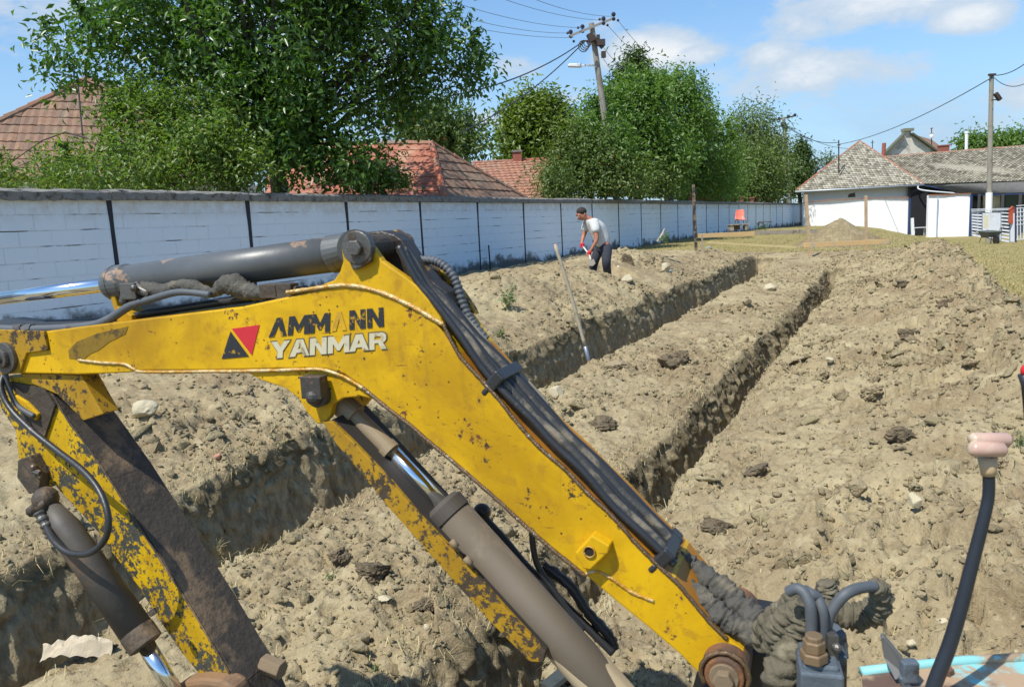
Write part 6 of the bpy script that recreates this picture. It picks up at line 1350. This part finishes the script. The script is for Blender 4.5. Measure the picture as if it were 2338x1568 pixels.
def wire(p, q, r, lab, sag=0, mt=None):
    a = at(*p) if len(p) == 3 else p; b_ = at(*q); P = [a*(1-f)+b_*f-np.array([0, 0, sag*4*f*(1-f)]) for f in np.linspace(0, 1, 18)]; mb = MB(); mb.tube(P, r, 5); o = mb.build('overhead_wire', mt or M_WIRE); tag(o, lab, 'wire', 'overhead wires')
wire((1332, 98, 29.7), (1053, 302, 27), .022, 'thick dark cable sloping down left from the coil to the hipped roof', .3); wire((1332, 95, 29.7), (1010, 222, 22), .022, 'dark cable running left from the tall pole behind the big tree', .3)
for i, (a, b_) in enumerate((((1401, 38), (1130, -40)), ((1378, 47), (1050, -40)), ((1330, 64), (960, -20)), ((1303, 76), (940, 5)), ((1310, 86), (900, 20)))):
    wire((*a, 29.8), (*b_, 20), .0075, ['topmost', 'second', 'third', 'fourth', 'lowest'][i]+' of the thin wires going up left from the tall pole', .2, M_WIREP)
for i, (a, b_) in enumerate((((1411, 47), (1560, 195)), ((1387, 58), (1545, 190)), ((1375, 105), (1450, 165)), ((1372, 125), (1440, 195)))):
    wire((*a, 29.8), (*b_, 42), .009, ['upper', 'second', 'third', 'lower'][i]+' of the thin wires dropping right from the tall pole into the trees', .25, M_WIREP)
wire((2264, 178, 39.9), (1915, 330, 67.3), .024, 'long dark cable from the slender pole down to the farmhouse mast', .5); wire((1795, 288, 66), (1915, 325, 67.3), .028, 'dark cable from the far pole to the farmhouse mast', .5); wire((1800, 290, 66), (1985, 335, 80), .02, 'faint lower cable right of the far pole', .8)
wire((2266, 172, 39.9), (2350, 138, 36), .022, 'short cable leaving the slender pole to the upper right', .2); wire((2266, 174, 39.9), (2350, 186, 36), .018, 'short sagging cable leaving the slender pole to the right', .35)

# ------------------------------------------------------------------ trees
def tree(nm, blobs, nclus, per_, leaf, mt, trunk, lab, cat='tree', seed=1, spread=.35, shoots=0, group=None, inner=.45, upb=.6, limbs=.5, wide=.42, flat=1.0, hangl=0):
    """blobs: list of (px, py, rx px, ry px, depth); trunk: (px, py, depth, radius)"""
    global rng
    rng = np.random.default_rng(seed); r_ = random.Random(seed)
    tb = at(*trunk[:3]); g = gz(tb[0], tb[1]); g = g if g > -.6 else .6; base = np.array([tb[0], tb[1], min(g, 1.0)-.1])
    t = thing(nm, base, lab, cat, group); Cs = []; Os = []; w_ = np.array([b_[2]*b_[3]*(b_[4]**2) for b_ in blobs]); w_ = w_/w_.sum()
    for b_, f in zip(blobs, w_):
        c = at(b_[0], b_[1], b_[4]); k = b_[4]/FPX; rad = np.array([b_[2]*k, b_[2]*k*(b_[5] if len(b_) > 5 else .8), b_[3]*k]); n = max(3, int(nclus*f))
        d = rng.normal(size=(n, 3)); d /= np.linalg.norm(d, axis=1)[:, None]; rr_ = inner+(1-inner)*rng.random(n)**.6
        rr_ *= 1+.16*np.sin(d[:, 0]*5+seed)*np.sin(d[:, 2]*6+1)+.07*rng.normal(size=n)
        p = c+d*rad*rr_[:, None]; Cs.append(p); Os.append(d)
    C = np.concatenate(Cs); O = np.concatenate(Os); ok = C[:, 2] > .8; C = C[ok]; O = O[ok]
    # trunk and limbs
    mb = MB(); cen = C.mean(0); fork = base+(np.array([cen[0], cen[1], max(base[2]+1.2, C[:, 2].min()+.4)])-base)*np.array([.35, .35, 1.0]); tr = trunk[3]
    mb.tube([base, base*.5+fork*.5+np.array([tr*.6, 0, 0]), fork], [tr*1.25, tr, tr*.8], 9, smooth=4); mb.build('trunk', M_BARK, t, smooth=True)
    mb = MB(); nl = min(len(C), int(60*limbs)) 
    for i in r_.sample(range(len(C)), nl):
        q = C[i]; m1 = fork*.55+q*.45+np.array([0, 0, .10*np.linalg.norm(q-fork)])+rng.normal(size=3)*.08*np.linalg.norm(q-fork); L = np.linalg.norm(q-fork); r0 = tr*.35*r_.uniform(.5, 1)
        mb.tube([fork, m1, q], [r0, r0*.55, r0*.14], 5, smooth=4)
    if nl: mb.build('limbs', M_BARK, t, smooth=True)
    n = len(C); m_ = rng.poisson(per_*rng.uniform(.45, 1.5, n)); idx = np.repeat(np.arange(n), m_); sp_ = spread*rng.uniform(.6, 1.3, n)
    off = rng.normal(size=(len(idx), 3))*sp_[idx][:, None]*np.array([1, 1, flat]); ct = rng.random(n)[idx]; P = C[idx]+off; Oo = O[idx]*.6+off/np.maximum(np.linalg.norm(off, axis=1), 1e-6)[:, None]*.5
    if hangl: 
        P[:, 2] -= rng.random(len(P))**1.5*hangl
    if shoots:
        top_ = np.where(O[:, 2] > .15)[0]
        for i in r_.choices(list(top_), k=shoots):
            d = unit(O[i]*.7+np.array([0, 0, 1.3])+rng.normal(size=3)*.2); L = r_.uniform(.5, 1.3)*spread*2.2; k = int(per_*.5)+6
            f = rng.random(k)[:, None]; P = np.concatenate([P, C[i]+d*f*L+rng.normal(size=(k, 3))*.10*spread]); Oo = np.concatenate([Oo, np.tile(d, (k, 1))]); ct = np.concatenate([ct, np.full(k, r_.random())])
            
    wd_ = (P-EYE)@WN+10.2; kp = ~((wd_ > -.45) & (P[:, 2] < ZTOP+.28)); P = P[kp]; Oo = Oo[kp]; ct = ct[kp]
    P[:, 2] = np.maximum(P[:, 2], base[2]+.3)
    Vv, Ff_ = leaf_arr(P, leaf*rng.uniform(.65, 1.25, len(P)), Oo, upb=upb, wide=wide); tt = .55*ct+.45*rng.random(len(P))
    big_mesh('crown', Vv, Ff_, mt, t, tint=np.tile(tt, 2)); return t
L_DK = mat_leaf('walnut_leaf', (.050, .105, .022), (.10, .19, .035), gloss=.33, trans=.36)
L_SH = mat_leaf('shrub_leaf', (.095, .17, .035), (.175, .24, .05), (.32, .22, .07), gloss=.4, trans=.4)
L_BR = mat_leaf('bright_leaf', (.085, .16, .03), (.16, .255, .06), gloss=.42, trans=.4)
L_MD = mat_leaf('lime_tree_leaf', (.10, .16, .02), (.17, .22, .03), gloss=.45, trans=.35)
L_WL = mat_leaf('willow_leaf', (.12, .17, .06), (.20, .26, .11), gloss=.45, trans=.35)
L_CY = mat_leaf('dark_evergreen_leaf', (.045, .09, .02), (.09, .14, .03), gloss=.5, trans=.2)
L_SU = mat_leaf('sumac_leaf', (.07, .12, .035), (.13, .19, .05), (.34, .13, .05), gloss=.45, trans=.3)
L_MX = mat_leaf('dusty_leaf', (.075, .13, .03), (.14, .19, .045), (.22, .14, .05), gloss=.5, trans=.3)
tree('walnut_tree', [(600, 60, 390, 230, 16.5), (350, 110, 190, 150, 16), (870, 90, 190, 180, 17), (640, 270, 220, 140, 16), (740, 370, 145, 66, 15.9), (690, 320, 140, 90, 15.6), (185, 120, 72, 60, 15.5), (985, 150, 110, 80, 17.3), (1052, 165, 66, 62, 17.5), (560, -150, 420, 180, 17), (890, 280, 55, 60, 16.6), (825, 385, 62, 52, 16.2)], 590, 66, .165, L_DK, (620, 440, 17.5, .22), 'big dark green leafy tree hanging over the wall at the left, glossy leaves', seed=3, spread=.25, shoots=130, inner=.2, limbs=1.6)
tree('shrub', [(40, 420, 190, 34, 13.6), (300, 385, 200, 70, 13.5), (470, 370, 110, 90, 13.8), (330, 300, 90, 80, 14.2), (450, 290, 90, 70, 14.4), (560, 400, 50, 50, 13.6)], 330, 62, .10, L_SH, (300, 440, 13.7, .08), 'yellow-green shrubs spilling over the wall below the big dark tree', 'shrub', seed=5, spread=.19, shoots=120, inner=.2)
tree('shrub', [(905, 425, 35, 26, 17.0), (850, 405, 60, 40, 17.3)], 50, 50, .11, L_DK, (880, 450, 17.8, .05), 'small dark bush at the wall top left of the red tiled slope', 'shrub', seed=6, spread=.16, inner=.2)
tree('sumac_tree', [(1000, 290, 70, 45, 34), (1075, 335, 45, 28, 34), (960, 270, 60, 50, 34), (1030, 310, 60, 40, 35)], 110, 60, .26, L_SU, (1030, 430, 35, .2), 'reddish green tree peeping over the hipped roof ridge', seed=8, spread=.42, inner=.3)
tree('lime_tree', [(1232, 300, 84, 66, 46), (1225, 268, 52, 45, 46), (1262, 345, 66, 60, 46), (1190, 340, 50, 60, 46)], 300, 70, .33, L_MD, (1230, 430, 46, .4), 'rounded olive green tree behind the orange roof and its chimney', seed=9, spread=.46, inner=.55)
tree('spruce', [(1448, 150, 22, 18, 50), (1448, 180, 34, 30, 50), (1450, 215, 48, 40, 50), (1448, 128, 6, 16, 50)], 120, 60, .36, L_CY, (1450, 430, 50, .25), 'dark pointed conifer top rising over the bright green tree', seed=10, spread=.38, inner=.3, upb=1.0, wide=.25)
tree('bright_tree', [(1455, 270, 70, 85, 33), (1545, 265, 85, 80, 37.5), (1600, 345, 80, 90, 41), (1395, 360, 60, 80, 28.6), (1490, 365, 90, 90, 33), (1458, 212, 50, 40, 34), (1545, 208, 60, 35, 38), (1632, 400, 50, 55, 44), (1370, 290, 38, 55, 31.2), (1345, 275, 22, 40, 31.5), (1570, 420, 60, 40, 40)], 720, 60, .20, L_BR, (1520, 440, 38, .25), 'tall bright green tree with many upright shoots, right of the leaning pole', seed=11, spread=.36, shoots=190, inner=.35)
tree('mixed_shrub', [(1310, 400, 75, 52, 28.5), (1400, 415, 75, 45, 28), (1300, 345, 40, 48, 28.8), (1480, 425, 60, 38, 32), (1262, 430, 40, 30, 27), (1355, 340, 36, 40, 28.2)], 300, 58, .15, L_MX, (1340, 450, 28, .1), 'dusty mixed shrubs with reddish tips growing at the foot of the bright tree', 'shrub', seed=12, spread=.30, shoots=80, inner=.3)
tree('bright_shrub', [(1595, 432, 45, 26, 43), (1645, 435, 45, 26, 47)], 90, 55, .2, L_BR, (1600, 450, 44, .1), 'fresh green leafy shrub at the wall behind the blackened post', 'shrub', seed=13, spread=.36, inner=.35)
tree('willow', [(1712, 280, 50, 45, 62), (1735, 330, 60, 70, 62), (1690, 330, 40, 60, 62), (1760, 345, 30, 60, 61)], 240, 60, .34, L_WL, (1720, 440, 62, .3), 'pale drooping willow between the bright tree and the far pole', seed=14, spread=.5, hangl=2.2, inner=.5, wide=.22)
tree('dusky_tree', [(1715, 400, 65, 60, 56), (1752, 415, 40, 42, 60), (1680, 425, 45, 38, 54)], 220, 60, .26, L_MX, (1720, 450, 56, .25), 'dull grey green tree below the willow behind the long wall', seed=15, spread=.5, inner=.4)
tree('cypress', [(1828, 350, 14, 28, 72), (1826, 390, 20, 45, 72), (1812, 410, 24, 36, 70)], 120, 60, .3, L_CY, (1826, 440, 72, .2), 'narrow dark evergreen beside the far pole', seed=16, spread=.3, inner=.4)
tree('small_tree', [(1860, 375, 13, 14, 80), (1855, 392, 18, 12, 80), (1893, 378, 14, 12, 82), (1890, 362, 6, 8, 82)], 26, 40, .32, L_CY, (1860, 410, 80, .1), 'sparse little tree between the cypress and the grey roof', seed=17, spread=.4, inner=.3)
tree('far_tree', [(2232, 325, 38, 14, 95), (2295, 322, 40, 12, 95), (2340, 325, 30, 18, 93), (2250, 335, 60, 12, 95)], 130, 50, .5, L_BR, (2270, 360, 95, .3), 'distant green treetops behind the long grey roof at the right', seed=18, spread=.65, inner=.3)
